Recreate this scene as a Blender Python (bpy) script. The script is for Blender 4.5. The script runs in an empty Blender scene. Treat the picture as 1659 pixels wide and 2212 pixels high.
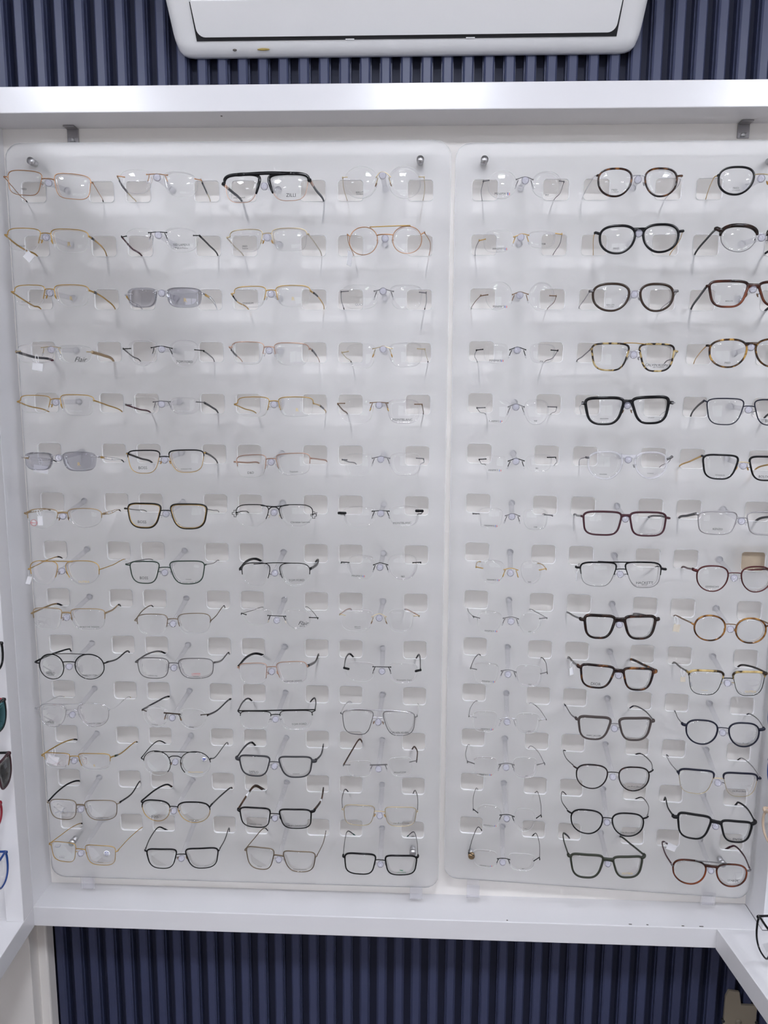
import bpy, bmesh, math, random
from mathutils import Vector, Matrix
C = bpy.context.scene.collection
sc = bpy.context.scene
random.seed(7)

# ------------------------------------------------------------------ camera
cam = bpy.data.cameras.new('camera'); cam_o = bpy.data.objects.new('camera', cam); C.objects.link(cam_o)
cam.sensor_fit = 'HORIZONTAL'; cam.sensor_width = 36.0; cam.lens = 1657.73*36.0/1659.0
yaw, pitch, roll = 0.0390903, -0.1516493, -0.0056025
Rm = Matrix.Rotation(yaw, 3, 'Z') @ Matrix.Rotation(pitch, 3, 'X') @ Matrix.Rotation(roll, 3, 'Y')
right, fwd, up = Rm.col[0], Rm.col[1], Rm.col[2]
M = Matrix((( right.x, up.x, -fwd.x, 0.6427457), (right.y, up.y, -fwd.y, -1.4616398), (right.z, up.z, -fwd.z, -0.3676371), (0,0,0,1)))
cam_o.matrix_world = M
cam.clip_start = 0.02; cam.clip_end = 50
sc.camera = cam_o
# ------------------------------------------------------------------ world, exposure
w = bpy.data.worlds.new('world'); sc.world = w; w.use_nodes = True
w.node_tree.nodes['Background'].inputs[0].default_value = (0.75, 0.8, 1.0, 1); w.node_tree.nodes['Background'].inputs[1].default_value = 0.05
vs = sc.view_settings
sc.display_settings.display_device = 'sRGB'
vs.view_transform = 'Standard'; vs.look = 'None'; vs.gamma = 1.0; vs.use_curve_mapping = False; vs.exposure = 0.0
sc.cycles.max_bounces = 14; sc.cycles.diffuse_bounces = 6; sc.cycles.glossy_bounces = 5; sc.cycles.transmission_bounces = 10
sc.cycles.transparent_max_bounces = 40; sc.cycles.use_denoising = True
sc.cycles.caustics_reflective = False; sc.cycles.caustics_refractive = True; sc.cycles.sample_clamp_indirect = 30.0
LAMP = 80.0           # radiance of the ceiling panels
LAMP_COL = (0.87, 0.905, 1.0, 1)
# (x, y, size x, size y) of the ceiling panels of the shop
LAMPS = [(0.68,-1.70,0.30,0.30),(-0.62,-1.70,0.30,0.30),(1.98,-1.70,0.30,0.30),(0.68,-0.90,0.11,0.11),(-0.62,-0.90,0.11,0.11),(1.98,-0.90,0.11,0.11),(0.68,-2.9,0.20,0.20),(-0.62,-2.9,0.20,0.20),(1.98,-2.9,0.20,0.20)]
CEIL = 0.78; FLOOR = -1.98

# ------------------------------------------------------------------ materials
MT = {}
def nodes(name):
    m = bpy.data.materials.new(name); m.use_nodes = True
    nt = m.node_tree; nt.nodes.clear(); out = nt.nodes.new('ShaderNodeOutputMaterial')
    return m, nt, out
def pbr(name, col, rough=0.4, metal=0.0, spec=0.5, var=0.04, scale=40.0, bump=0.0, coat=0.0):
    m, nt, out = nodes(name)
    b = nt.nodes.new('ShaderNodeBsdfPrincipled')
    b.inputs['Roughness'].default_value = rough; b.inputs['Metallic'].default_value = metal
    b.inputs['Specular IOR Level'].default_value = spec; b.inputs['Coat Weight'].default_value = coat
    tc = nt.nodes.new('ShaderNodeTexCoord'); n = nt.nodes.new('ShaderNodeTexNoise'); n.inputs['Scale'].default_value = scale
    nt.links.new(tc.outputs['Object'], n.inputs['Vector'])
    r = nt.nodes.new('ShaderNodeValToRGB')
    r.color_ramp.elements[0].color = tuple(max(0, c*(1-var)) for c in col)+(1,); r.color_ramp.elements[1].color = tuple(min(1, c*(1+var)) for c in col)+(1,)
    nt.links.new(n.outputs['Fac'], r.inputs['Fac']); nt.links.new(r.outputs['Color'], b.inputs['Base Color'])
    if bump:
        bp = nt.nodes.new('ShaderNodeBump'); bp.inputs['Strength'].default_value = bump; bp.inputs['Distance'].default_value = 0.001
        nt.links.new(n.outputs['Fac'], bp.inputs['Height']); nt.links.new(bp.outputs['Normal'], b.inputs['Normal'])
    nt.links.new(b.outputs['BSDF'], out.inputs['Surface'])
    MT[name] = m; return m
def tort(name, stops, scale=90.0, rough=0.15):
    m, nt, out = nodes(name)
    b = nt.nodes.new('ShaderNodeBsdfPrincipled'); b.inputs['Roughness'].default_value = rough; b.inputs['Specular IOR Level'].default_value = 0.3
    tc = nt.nodes.new('ShaderNodeTexCoord'); n = nt.nodes.new('ShaderNodeTexNoise'); n.inputs['Scale'].default_value = scale; n.inputs['Detail'].default_value = 2
    nt.links.new(tc.outputs['Object'], n.inputs['Vector'])
    r = nt.nodes.new('ShaderNodeValToRGB'); e = r.color_ramp.elements
    e[0].position, e[0].color = stops[0][0], stops[0][1]+(1,); e[1].position, e[1].color = stops[-1][0], stops[-1][1]+(1,)
    for p, c in stops[1:-1]:
        q = e.new(p); q.color = c+(1,)
    nt.links.new(n.outputs['Fac'], r.inputs['Fac']); nt.links.new(r.outputs['Color'], b.inputs['Base Color']); nt.links.new(b.outputs['BSDF'], out.inputs['Surface'])
    MT[name] = m
def metal(name, c, rough=0.28): pbr(name, c, rough, 1.0, var=0.06, scale=150)
def plast(name, c, rough=0.22): pbr(name, c, rough, 0.0, spec=0.3, var=0.08, scale=120)
metal('gold', (0.54,0.34,0.11)); metal('champ', (0.54,0.44,0.28)); metal('rose', (0.52,0.33,0.25)); metal('copper', (0.44,0.23,0.12))
metal('silver', (0.62,0.62,0.64), 0.22); metal('gun', (0.16,0.155,0.16), 0.3); metal('grey', (0.34,0.33,0.34), 0.35); metal('bronze', (0.42,0.30,0.17), 0.35)
metal('dbronze', (0.22,0.17,0.12), 0.35); metal('burgmet', (0.10,0.035,0.035), 0.38); metal('steel', (0.55,0.55,0.56), 0.3)
pbr('black', (0.005,0.005,0.006), 0.14, spec=0.22); pbr('mblack', (0.007,0.007,0.008), 0.45, spec=0.2); plast('slate', (0.05,0.055,0.065), 0.3); plast('dgrey', (0.035,0.035,0.04), 0.4)
plast('burg', (0.06,0.012,0.022), 0.3); plast('dburg', (0.045,0.012,0.018), 0.3); plast('brown', (0.16,0.09,0.045), 0.35); plast('dbrown', (0.03,0.017,0.011), 0.22)
plast('navy', (0.007,0.008,0.020), 0.3); plast('dgreen', (0.012,0.03,0.02), 0.3); plast('teal', (0.01,0.07,0.055), 0.3); pbr('olive', (0.030,0.034,0.024), 0.4, spec=0.3)
pbr('taupe', (0.055,0.043,0.040), 0.5, spec=0.3); plast('cream', (0.62,0.56,0.46), 0.4); plast('amber', (0.42,0.22,0.05), 0.2); plast('white', (0.82,0.82,0.83), 0.5)
plast('red', (0.30,0.015,0.03), 0.3); plast('blue', (0.01,0.05,0.22), 0.3); plast('beige', (0.52,0.40,0.30), 0.35)
tort('tort', [(0.40,(0.010,0.005,0.005)),(0.54,(0.022,0.009,0.006)),(0.64,(0.13,0.048,0.014)),(0.74,(0.28,0.12,0.03))], 75)
tort('dtort', [(0.4,(0.008,0.005,0.004)),(0.62,(0.02,0.009,0.006)),(0.75,(0.09,0.03,0.012))], 90)
tort('ltort', [(0.42,(0.010,0.007,0.006)),(0.50,(0.025,0.014,0.008)),(0.54,(0.30,0.21,0.08)),(0.72,(0.46,0.36,0.19))], 80)
tort('ltort2', [(0.42,(0.012,0.008,0.006)),(0.54,(0.08,0.035,0.01)),(0.62,(0.42,0.24,0.06)),(0.75,(0.5,0.32,0.10))], 80)
tort('atort', [(0.40,(0.03,0.012,0.005)),(0.50,(0.15,0.062,0.016)),(0.62,(0.30,0.145,0.035)),(0.75,(0.42,0.23,0.07))], 70)
tort('gtort', [(0.42,(0.02,0.012,0.006)),(0.52,(0.42,0.30,0.12)),(0.7,(0.55,0.42,0.2))], 60)
tort('redbrown', [(0.38,(0.010,0.005,0.005)),(0.52,(0.06,0.015,0.007)),(0.7,(0.18,0.042,0.014))], 22)
tort('blackred', [(0.4,(0.007,0.005,0.006)),(0.62,(0.015,0.008,0.008)),(0.75,(0.12,0.022,0.012))], 100)
tort('blackgold', [(0.4,(0.010,0.009,0.007)),(0.7,(0.03,0.024,0.015))], 100, 0.25)
tort('wood', [(0.35,(0.02,0.011,0.008)),(0.55,(0.06,0.028,0.014)),(0.75,(0.12,0.06,0.03))], 60, 0.45)
def ink(name, c): pbr(name, c, 0.6, 0.0, spec=0.2, var=0.1, scale=300)
ink('ink', (0.012,0.012,0.014)); ink('greyink', (0.28,0.28,0.30)); ink('faint', (0.36,0.36,0.38)); ink('goldink', (0.42,0.30,0.10)); ink('redink', (0.42,0.03,0.04)); ink('greenink', (0.02,0.14,0.06)); ink('blueink', (0.03,0.06,0.3))
# white lacquer, board backing, wall and so on
pbr('lacquer', (0.69,0.685,0.70), 0.22, spec=0.5, var=0.012, scale=14, coat=0.0)
pbr('lacquer_matt', (0.73,0.73,0.75), 0.45, var=0.02, scale=9)
pbr('back_paint', (0.82,0.79,0.755), 0.6, var=0.03, scale=6, bump=0.1)
pbr('slat_paint', (0.044,0.053,0.110), 0.42, var=0.10, scale=25, bump=0.15)
pbr('slat_gap', (0.020,0.024,0.055), 0.6, var=0.1, scale=25)
pbr('floor_tile', (0.15,0.122,0.11), 0.35, var=0.05, scale=3)
pbr('plaster', (0.80,0.79,0.78), 0.7, var=0.02, scale=5)
pbr('ac_plastic', (0.87,0.87,0.865), 0.32, var=0.015, scale=10)
pbr('dark_slot', (0.02,0.02,0.022), 0.7)
pbr('junction', (0.30,0.26,0.20), 0.55, var=0.06, scale=20)
pbr('tag_paper', (0.80,0.80,0.82), 0.6, var=0.02)
pbr('stain', (0.35,0.26,0.07), 0.6, var=0.3, scale=200)
pbr('dirt', (0.10,0.09,0.08), 0.8, var=0.3, scale=200)
def mixmat(name, f):
    m, nt, out = nodes(name); f(nt, out); MT[name] = m; return m
def N(nt, t, **k):
    n = nt.nodes.new(t)
    for a, b in k.items(): n.inputs[a].default_value = b
    return n
def lens_mat(name, tint, boost=0.05, refl=(1,1,1,1)):
    def f(nt, out):
        tr = N(nt, 'ShaderNodeBsdfTransparent', Color=tint); gl = N(nt, 'ShaderNodeBsdfGlossy', Color=refl, Roughness=0.0)
        fr = N(nt, 'ShaderNodeFresnel', IOR=1.5); ad = nt.nodes.new('ShaderNodeMath'); ad.operation = 'MULTIPLY'; ad.inputs[1].default_value = boost
        mx = nt.nodes.new('ShaderNodeMixShader')
        nt.links.new(fr.outputs[0], ad.inputs[0]); nt.links.new(ad.outputs[0], mx.inputs[0]); nt.links.new(tr.outputs[0], mx.inputs[1]); nt.links.new(gl.outputs[0], mx.inputs[2]); nt.links.new(mx.outputs[0], out.inputs['Surface'])
    mixmat(name, f)
lens_mat('lens_clear', (0.99,0.99,0.99,1), 0.24); lens_mat('lens_green', (0.99,0.99,0.99,1), 0.24, (0.95,1.0,0.98,1)); lens_mat('lens_pink', (0.99,0.99,0.99,1), 0.24, (1.0,0.95,0.99,1))
lens_mat('lens_grey', (0.80,0.80,0.83,1), 0.9); lens_mat('lens_dark', (0.08,0.10,0.13,1), 1.0); lens_mat('lens_teal', (0.06,0.30,0.34,1), 1.2, (0.4,0.9,1,1))
def f_edge(nt, out):
    tr = N(nt, 'ShaderNodeBsdfTransparent', Color=(1,1,1,1)); df = N(nt, 'ShaderNodeBsdfDiffuse', Color=(0.95,0.95,0.97,1)); gl = N(nt, 'ShaderNodeBsdfGlossy', Roughness=0.25)
    a = nt.nodes.new('ShaderNodeMixShader'); a.inputs[0].default_value = 0.3; b = nt.nodes.new('ShaderNodeMixShader'); b.inputs[0].default_value = 0.68
    nt.links.new(df.outputs[0], a.inputs[1]); nt.links.new(gl.outputs[0], a.inputs[2]); nt.links.new(tr.outputs[0], b.inputs[1]); nt.links.new(a.outputs[0], b.inputs[2]); nt.links.new(b.outputs[0], out.inputs['Surface'])
mixmat('lens_edge', f_edge)
def clear_mat(name, fac, edge, col=(0.92,0.92,0.98,1)):
    def f(nt, out):
        tr = N(nt, 'ShaderNodeBsdfTransparent', Color=(0.99,0.99,1.0,1)); gl = N(nt, 'ShaderNodeBsdfGlossy', Roughness=0.05); df = N(nt, 'ShaderNodeBsdfDiffuse', Color=col)
        lw = N(nt, 'ShaderNodeLayerWeight', Blend=0.22)
        a = nt.nodes.new('ShaderNodeMixShader'); a.inputs[0].default_value = fac
        b = nt.nodes.new('ShaderNodeMixShader'); mu = nt.nodes.new('ShaderNodeMath'); mu.operation = 'MULTIPLY'; mu.inputs[1].default_value = edge
        nt.links.new(tr.outputs[0], a.inputs[1]); nt.links.new(df.outputs[0], a.inputs[2]); nt.links.new(lw.outputs['Fresnel'], mu.inputs[0]); nt.links.new(mu.outputs[0], b.inputs[0])
        nt.links.new(a.outputs[0], b.inputs[1]); nt.links.new(gl.outputs[0], b.inputs[2]); nt.links.new(b.outputs[0], out.inputs['Surface'])
    return mixmat(name, f)
clear_mat('acrylic_clear', 0.16, 0.7); clear_mat('acrylic_peg', 0.035, 0.30); clear_mat('acrylic_ball', 0.22, 0.8, (0.72,0.72,0.88,1)); clear_mat('acrylic_collar', 0.22, 0.9, (0.62,0.62,0.66,1)); clear_mat('acrylic_clip', 0.14, 0.4, (0.8,0.8,0.82,1)); MT['clear'] = MT['acrylic_clear']
def f_glass(nt, out):
    g = N(nt, 'ShaderNodeBsdfPrincipled', Roughness=0.04, IOR=1.45); g.inputs['Base Color'].default_value = (0.93,0.93,0.985,1); g.inputs['Transmission Weight'].default_value = 1.0
    nt.links.new(g.outputs[0], out.inputs['Surface'])
mixmat('acrylic_rod', f_glass)
def f_board(nt, out):
    df = N(nt, 'ShaderNodeBsdfDiffuse', Color=(0.97,0.97,0.975,1)); rf = N(nt, 'ShaderNodeBsdfRefraction', Color=(0.99,0.99,0.99,1), Roughness=0.15, IOR=1.35)
    tl = N(nt, 'ShaderNodeBsdfTranslucent', Color=(0.98,0.98,0.98,1)); tr = N(nt, 'ShaderNodeBsdfTransparent', Color=(1,1,1,1))
    gl = N(nt, 'ShaderNodeBsdfGlossy', Roughness=0.35); fr = N(nt, 'ShaderNodeFresnel', IOR=1.3)
    def mix(a, b, f):
        m = nt.nodes.new('ShaderNodeMixShader'); m.inputs[0].default_value = f; nt.links.new(a, m.inputs[1]); nt.links.new(b, m.inputs[2]); return m
    m = mix(rf.outputs[0], tl.outputs[0], 0.08); m = mix(m.outputs[0], tr.outputs[0], 0.24); m = mix(df.outputs[0], m.outputs[0], 0.75)
    c = mix(m.outputs[0], gl.outputs[0], 0.0); nt.links.new(fr.outputs[0], c.inputs[0]); nt.links.new(c.outputs[0], out.inputs['Surface'])
mixmat('acrylic_frosted', f_board)
pbr('acrylic_lit_rim', (0.90,0.90,0.91), 0.2, var=0.01)  # white painted on the cut edges for the light acrylic gathers there
def f_lamp(nt, out):
    e = N(nt, 'ShaderNodeEmission', Color=LAMP_COL, Strength=LAMP); nt.links.new(e.outputs[0], out.inputs['Surface'])
mixmat('lamp_panel', f_lamp)

def f_day(nt, out):
    e = N(nt, 'ShaderNodeEmission', Color=(0.94,0.96,1.0,1), Strength=2.6); nt.links.new(e.outputs[0], out.inputs['Surface'])
mixmat('day_pane', f_day)

# ------------------------------------------------------------------ mesh helpers
class MB:
    """collects vertices and faces (in metres) and links them as one mesh object"""
    def __init__(s): s.v = []; s.f = []; s.m = []
    def add(s, vs, fs, mi=0):
        o = len(s.v); s.v += [tuple(v) for v in vs]; s.f += [tuple(i+o for i in f) for f in fs]; s.m += [mi]*len(fs); return s
    def box(s, a, b, mi=0):
        (x0,y0,z0),(x1,y1,z1) = a, b
        return s.add([(x0,y0,z0),(x1,y0,z0),(x1,y1,z0),(x0,y1,z0),(x0,y0,z1),(x1,y0,z1),(x1,y1,z1),(x0,y1,z1)],
                     [(0,3,2,1),(4,5,6,7),(0,1,5,4),(1,2,6,5),(2,3,7,6),(3,0,4,7)], mi)
    def sweep(s, pts, hw, hd, ref=(0,1,0), closed=False, prof=8, square=False, mi=0):
        """tube along pts; hw across (perpendicular to ref), hd along ref; numbers or one per point"""
        pts = [Vector(p) for p in pts]; n = len(pts); ref = Vector(ref)
        hw = [hw]*n if isinstance(hw, (int, float)) else hw; hd = [hd]*n if isinstance(hd, (int, float)) else hd
        if square: ring = [(1,.55),(.55,1),(-.55,1),(-1,.55),(-1,-.55),(-.55,-1),(.55,-1),(1,-.55)]
        else: ring = [(math.cos(2*math.pi*i/prof), math.sin(2*math.pi*i/prof)) for i in range(prof)]
        k = len(ring); vs = []
        for i, p in enumerate(pts):
            a = pts[(i-1) % n] if closed or i > 0 else p; b = pts[(i+1) % n] if closed or i < n-1 else p
            t = (b-a).normalized(); nn = ref.cross(t)
            nn = nn.normalized() if nn.length > 1e-6 else Vector((1,0,0)); bb = t.cross(nn).normalized()
            vs += [p+nn*(c*hw[i])+bb*(d*hd[i]) for c, d in ring]
        fs = []
        for i in range(n if closed else n-1):
            j = (i+1) % n
            fs += [(i*k+q, i*k+(q+1) % k, j*k+(q+1) % k, j*k+q) for q in range(k)]
        if not closed: fs += [tuple(reversed(range(k))), tuple((n-1)*k+q for q in range(k))]
        return s.add(vs, fs, mi)
    def ball(s, c, r, seg=12, rings=8, mi=0):
        rx, ry, rz = (r,r,r) if isinstance(r, (int,float)) else r
        vs = [(c[0],c[1],c[2]+rz)]; fs = []
        for i in range(1, rings):
            a = math.pi*i/rings
            vs += [(c[0]+rx*math.sin(a)*math.cos(2*math.pi*j/seg), c[1]+ry*math.sin(a)*math.sin(2*math.pi*j/seg), c[2]+rz*math.cos(a)) for j in range(seg)]
        vs.append((c[0],c[1],c[2]-rz)); L = len(vs)-1
        for j in range(seg):
            fs.append((0, 1+j, 1+(j+1) % seg)); fs.append((L, L-seg+(j+1) % seg, L-seg+j))
            for i in range(rings-2):
                a = 1+i*seg; fs.append((a+j, a+seg+j, a+seg+(j+1) % seg, a+(j+1) % seg))
        return s.add(vs, fs, mi)
    def cyl(s, a, b, r, seg=14, mi=0):
        a, b = Vector(a), Vector(b); d = (b-a).normalized(); ref = Vector((0,0,1)) if abs(d.z) < .9 else Vector((1,0,0))
        return s.sweep([a, b], r, r, ref, prof=seg, mi=mi)
    def build(s, name, mats, parent=None, smooth=True, bevel=0.0):
        me = bpy.data.meshes.new(name); me.from_pydata(s.v, [], s.f)
        for m in (mats if isinstance(mats, (list, tuple)) else [mats]): me.materials.append(MT[m])
        me.polygons.foreach_set('material_index', s.m); me.polygons.foreach_set('use_smooth', [smooth]*len(s.f)); me.update()
        if bevel:
            bm = bmesh.new(); bm.from_mesh(me)
            bmesh.ops.bevel(bm, geom=bm.edges[:], offset=bevel, segments=2, affect='EDGES', profile=0.5); bm.to_mesh(me); bm.free()
        o = bpy.data.objects.new(name, me); C.objects.link(o)
        if parent: o.parent = parent
        return o
def thing(name, label, cat, loc=(0,0,0), group=None):
    o = bpy.data.objects.new(name, None); C.objects.link(o); o.location = loc; o.empty_display_size = 0.02
    o['label'] = label; o['category'] = cat
    if group: o['group'] = group
    return o
def tag(o, label, cat, group=None):
    o['label'] = label; o['category'] = cat
    if group: o['group'] = group
    return o
def structure(o): o['kind'] = 'structure'; return o
def spline(pts, per=6):
    """Catmull-Rom through pts"""
    P = [Vector(p) for p in pts]
    if len(P) < 3: return P
    P = [P[0]*2-P[1]]+P+[P[-1]*2-P[-2]]; out = []
    for i in range(1, len(P)-2):
        a, b, c, d = P[i-1:i+3]
        for k in range(per):
            t = k/per; out.append(0.5*((2*b)+(c-a)*t+(2*a-5*b+4*c-d)*t*t+(3*b-a-3*c+d)*t**3))
    out.append(P[-2]); return out
_text = {}
def text_mesh(s, mat):
    if (s, mat) in _text: return _text[(s, mat)]
    cu = bpy.data.curves.new('print', 'FONT'); cu.body = s; cu.align_x = 'CENTER'; cu.align_y = 'CENTER'; cu.size = 1.0; cu.resolution_u = 2; cu.offset = 0.0; cu.shear = 0.4 if s in ('Flair','Lee Bruce Denis','Wood Line') else 0.0
    o = bpy.data.objects.new('tmp', cu); C.objects.link(o); dg = bpy.context.evaluated_depsgraph_get()
    me = bpy.data.meshes.new_from_object(o.evaluated_get(dg)); bpy.data.objects.remove(o); me.materials.clear(); me.materials.append(MT[mat])
    me.name = 'print'; _text[(s, mat)] = me; return me
def text(s, mat, loc, height, parent, roll=0.0, name='print', slope=0.0, wide=1.0):
    o = bpy.data.objects.new(name, text_mesh(s, mat)); C.objects.link(o); o.parent = parent
    o.location = loc; o.rotation_euler = (math.pi/2, -roll, slope); o.scale = (height*1.38*wide, height*1.38, 1); return o

# ------------------------------------------------------------------ the setting
slatY0, slatY1, PITCH = 0.090, 0.120, 0.0388
o = structure(MB().box((-1.6,slatY1,FLOOR), (2.9,slatY1+0.05,CEIL)).build('wall_back', 'slat_gap', smooth=False))
wall = o
def slat_mesh(z0, z1):
    b = 0.0030; a = 0.0095
    ym = slatY0+.013; c = a+.0022
    prof = [(-c,slatY1),(-c,ym),(-a,ym),(-a,slatY0+b),(-a+b,slatY0),(a-b,slatY0),(a,slatY0+b),(a,ym),(c,ym),(c,slatY1)]
    mb = MB(); n = len(prof); mb.add([(x,y,z) for z in (z0,z1) for x,y in prof], [(i,(i+1) % n,n+(i+1) % n,n+i) for i in range(n)]+[tuple(reversed(range(n))), tuple(range(n,2*n))])
    return mb
def slats(x0, x1, z0, z1):
    first = None; x = x0
    while x < x1:
        if first is None: o = slat_mesh(z0, z1).build('slat', 'slat_paint', wall, smooth=False); first = o
        else: o = first.copy(); C.objects.link(o)
        o.location.x = x; x += PITCH
slats(-0.3895, 1.62, 0.17, CEIL); slats(-0.155, 1.50, FLOOR, -1.47)
structure(MB().box((-2.2,-4.2,FLOOR-0.05), (3.4,slatY1,FLOOR)).build('floor', 'floor_tile', smooth=False))
structure(MB().box((-2.2,-4.2,CEIL), (3.4,slatY1+0.05,CEIL+0.05)).build('ceiling', 'plaster', smooth=False))
structure(MB().box((-2.25,-4.2,FLOOR), (-1.6,slatY1+0.05,CEIL)).build('wall_left', 'plaster', smooth=False))
structure(MB().box((2.9,-4.2,FLOOR), (3.45,slatY1+0.05,CEIL)).build('wall_right', 'plaster', smooth=False))
pbr('wall_paint', (0.32,0.31,0.32), 0.7, var=0.03, scale=4)
structure(MB().box((-2.2,-4.25,FLOOR), (3.4,-4.2,CEIL)).build('wall_front', 'wall_paint', smooth=False))
d_ = structure(MB().box((-.15,-4.2,FLOOR), (1.45,-4.16,.25)).build('door_1', 'lacquer_matt', smooth=False))
for x in (-.08,.69): MB().box((x,-4.157,-1.0), (x+.69,-4.150,.18)).build('pane', 'day_pane', d_, False)
for i, (x, y, sx, sy) in enumerate(LAMPS):
    where = ('left','middle','right')[(x > 0)+(x > 1)]+' of the '+{-90:'row nearest the display',-170:'middle row',-290:'row furthest back'}[round(y*100)]
    t = thing('ceiling_light', 'square white LED ceiling panel, '+where, 'light', (x,y,CEIL), 'ceiling LED panels')
    MB().box((-sx/2-.012,-sy/2-.012,-.012), (sx/2+.012,sy/2+.012,-.0005)).build('frame', 'white', t, smooth=False)
    MB().box((-sx/2,-sy/2,-.016), (sx/2,sy/2,-.0125)).build('diffuser', 'lamp_panel', t, smooth=False)

# ------------------------------------------------------------------ the display cabinet
X0, X1, YB, YFr, ZS, ZF, ZB0, ZB1 = -0.1335, 1.347, 0.035, -0.046, -1.4187, -1.462, 0.119, 0.163
cab = thing('display_cabinet', 'white lacquered wall niche that frames the two eyewear boards', 'cabinet', (0.6,YFr,ZS))
def part(mb, name, mat, par=cab, bevel=0.0008, smooth=False):
    l = par.location; mb.v = [(x-l.x,y-l.y,z-l.z) for x,y,z in mb.v]
    return mb.build(name, mat, par, smooth=smooth, bevel=bevel)
part(MB().box((X0-.02,YB,ZS-.02), (X1+.02,YB+.018,ZB0+.02)), 'back_panel', 'back_paint')
part(MB().box((-0.55,YFr,ZB0), (1.80,slatY0-.001,ZB1)), 'top_beam', 'lacquer', bevel=0.0015)
part(MB().box((X0-.003,YFr,ZF), (X1,slatY0-.001,ZS)), 'bottom_shelf', 'lacquer', bevel=0.0015)
part(MB().box((X0-.02,YFr+.0005,ZS), (X0,YB,ZB0)), 'side_panel', 'lacquer_matt')
part(MB().box((X1,YFr+.0005,ZS), (X1+.02,YB,ZB0)), 'side_panel', 'lacquer_matt')
for x in (0.0004, 1.2285):
    b = part(MB().box((x-.0105,YB-.003,.093), (x+.0105,YB,.1185)).box((x-.0105,YB-.02,.1165), (x+.0105,YB-.003,.1188)), 'angle_bracket', 'grey')
    s_ = part(MB().ball((x-.001,YB-.004,.0985), (.0042,.002,.0042)), 'screw', 'steel', smooth=True); s_.parent = b; s_.location = (0,0,0)
for x, z in ((0.30,-1.4189),):
    pass
# marks on the underside of the beam and on the shelf edge
for (x, y, s_) in ((0.293,YFr+.02,.003),):
    part(MB().box((x,y,ZB0-.0006), (x+s_,y+s_,ZB0+.001)), 'scuff', 'dirt', bevel=0)
for x, w_ in ((1.085,.006),(1.12,.004),(1.19,.005),(1.225,.008),(0.84,.003)):
    part(MB().box((x,YFr+.004,ZS-.0005), (x+w_,YFr+.006,ZS+.0005)), 'scuff', 'dirt', bevel=0)

# the neighbouring units on the left and on the right, turned a few degrees
def unit(name, label, pos, ang, mir):
    t = thing(name, label, 'cabinet', pos); t.rotation_euler = (0,0,ang); return t
# left unit: local x points away from the room (to the left is negative), local -y towards the viewer
lu = unit('side_cabinet', 'white side niche along the left edge with tinted glasses', (-0.1335,YFr,ZS), math.radians(3.4), 1)
MB().box((-0.35,-1.0,-.0433), (0.0,0.0,0)).build('bottom_shelf', 'lacquer', lu, False, bevel=.0015)
MB().box((-0.035,-0.045,.0), (0.0,-0.0005,1.538)).build('stile', 'lacquer', lu, False, bevel=.001)
MB().box((-0.35,-0.036,.0), (-0.035,-0.018,1.538)).build('end_panel', 'lacquer', lu, False)
MB().box((-0.35,-1.0,.0), (-0.335,-0.036,1.538)).build('back_panel', 'back_paint', lu, False)
MB().box((-0.35,-1.0,1.538), (0.0,-0.0005,1.582)).build('top_beam', 'lacquer', lu, False, bevel=.0015)
ru = unit('side_cabinet', 'white side niche along the right edge with a deep shelf', (1.2575,YFr-.001,ZS), math.radians(6.0), -1)
iv_ = (Matrix.Translation(ru.location) @ ru.rotation_euler.to_matrix().to_4x4()).inverted()
ft = [(1.2575,YFr-.0006),(1.72,YFr-.0006),(1.80,-1.05),(1.2575+1.004*math.tan(math.radians(6)),-1.05)]
MB().add([iv_ @ Vector((x,y,z)) for z in (ZS-.044,ZS) for x, y in ft], [(3,2,1,0),(4,5,6,7)]+[(i,(i+1) % 4,4+(i+1) % 4,4+i) for i in range(4)]).build('bottom_shelf', 'lacquer', ru, False, bevel=.001)
MB().box((0.115,-0.04,.0005), (0.15,-0.002,1.536)).build('stile', 'lacquer', ru, False, bevel=.001)
MB().box((0.15,-0.036,.0005), (0.45,-0.018,1.536)).build('end_panel', 'lacquer', ru, False)
MB().box((0.43,-1.0,.0005), (0.45,-0.036,1.536)).build('back_panel', 'back_paint', ru, False)
# lower wall: beige post and junction plate
structure(MB().box((-0.40,0.02,FLOOR), (-0.185,slatY0,ZF-.0005)).build('trim_1', 'back_paint', smooth=False, bevel=.001))
structure(MB().box((-0.20,0.055,FLOOR), (-0.165,slatY0,ZF-.0005)).build('trim_2', 'back_paint', smooth=False, bevel=.004))
jp = thing('junction_plate', 'beige notched junction plate on the dark slats under the right shelf', 'plate', (1.385,slatY0,-1.70))
MB().add([(x,y,z) for y in (-.006,-.0005) for x,z in ((-.04,-.08),(.03,-.08),(.03,.0),(-.005,.0),(-.011,.032),(-.034,.035),(-.04,.02))],
   [(0,1,2,3,4,5,6),(13,12,11,10,9,8,7)]+[(i,i+7,(i+1)%7+7,(i+1)%7) for i in range(7)]).build('plate', 'junction', jp, False)
MB().cyl((-.008,-.0068,-.042), (-.008,-.006,-.042), .0075).build('cover_disc', 'junction', jp)
for x in (-.041,.031): MB().cyl((x,-.007,-.041), (x,-.0005,-.041), .0035, 8).build('screw', 'dark_slot', jp)

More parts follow.
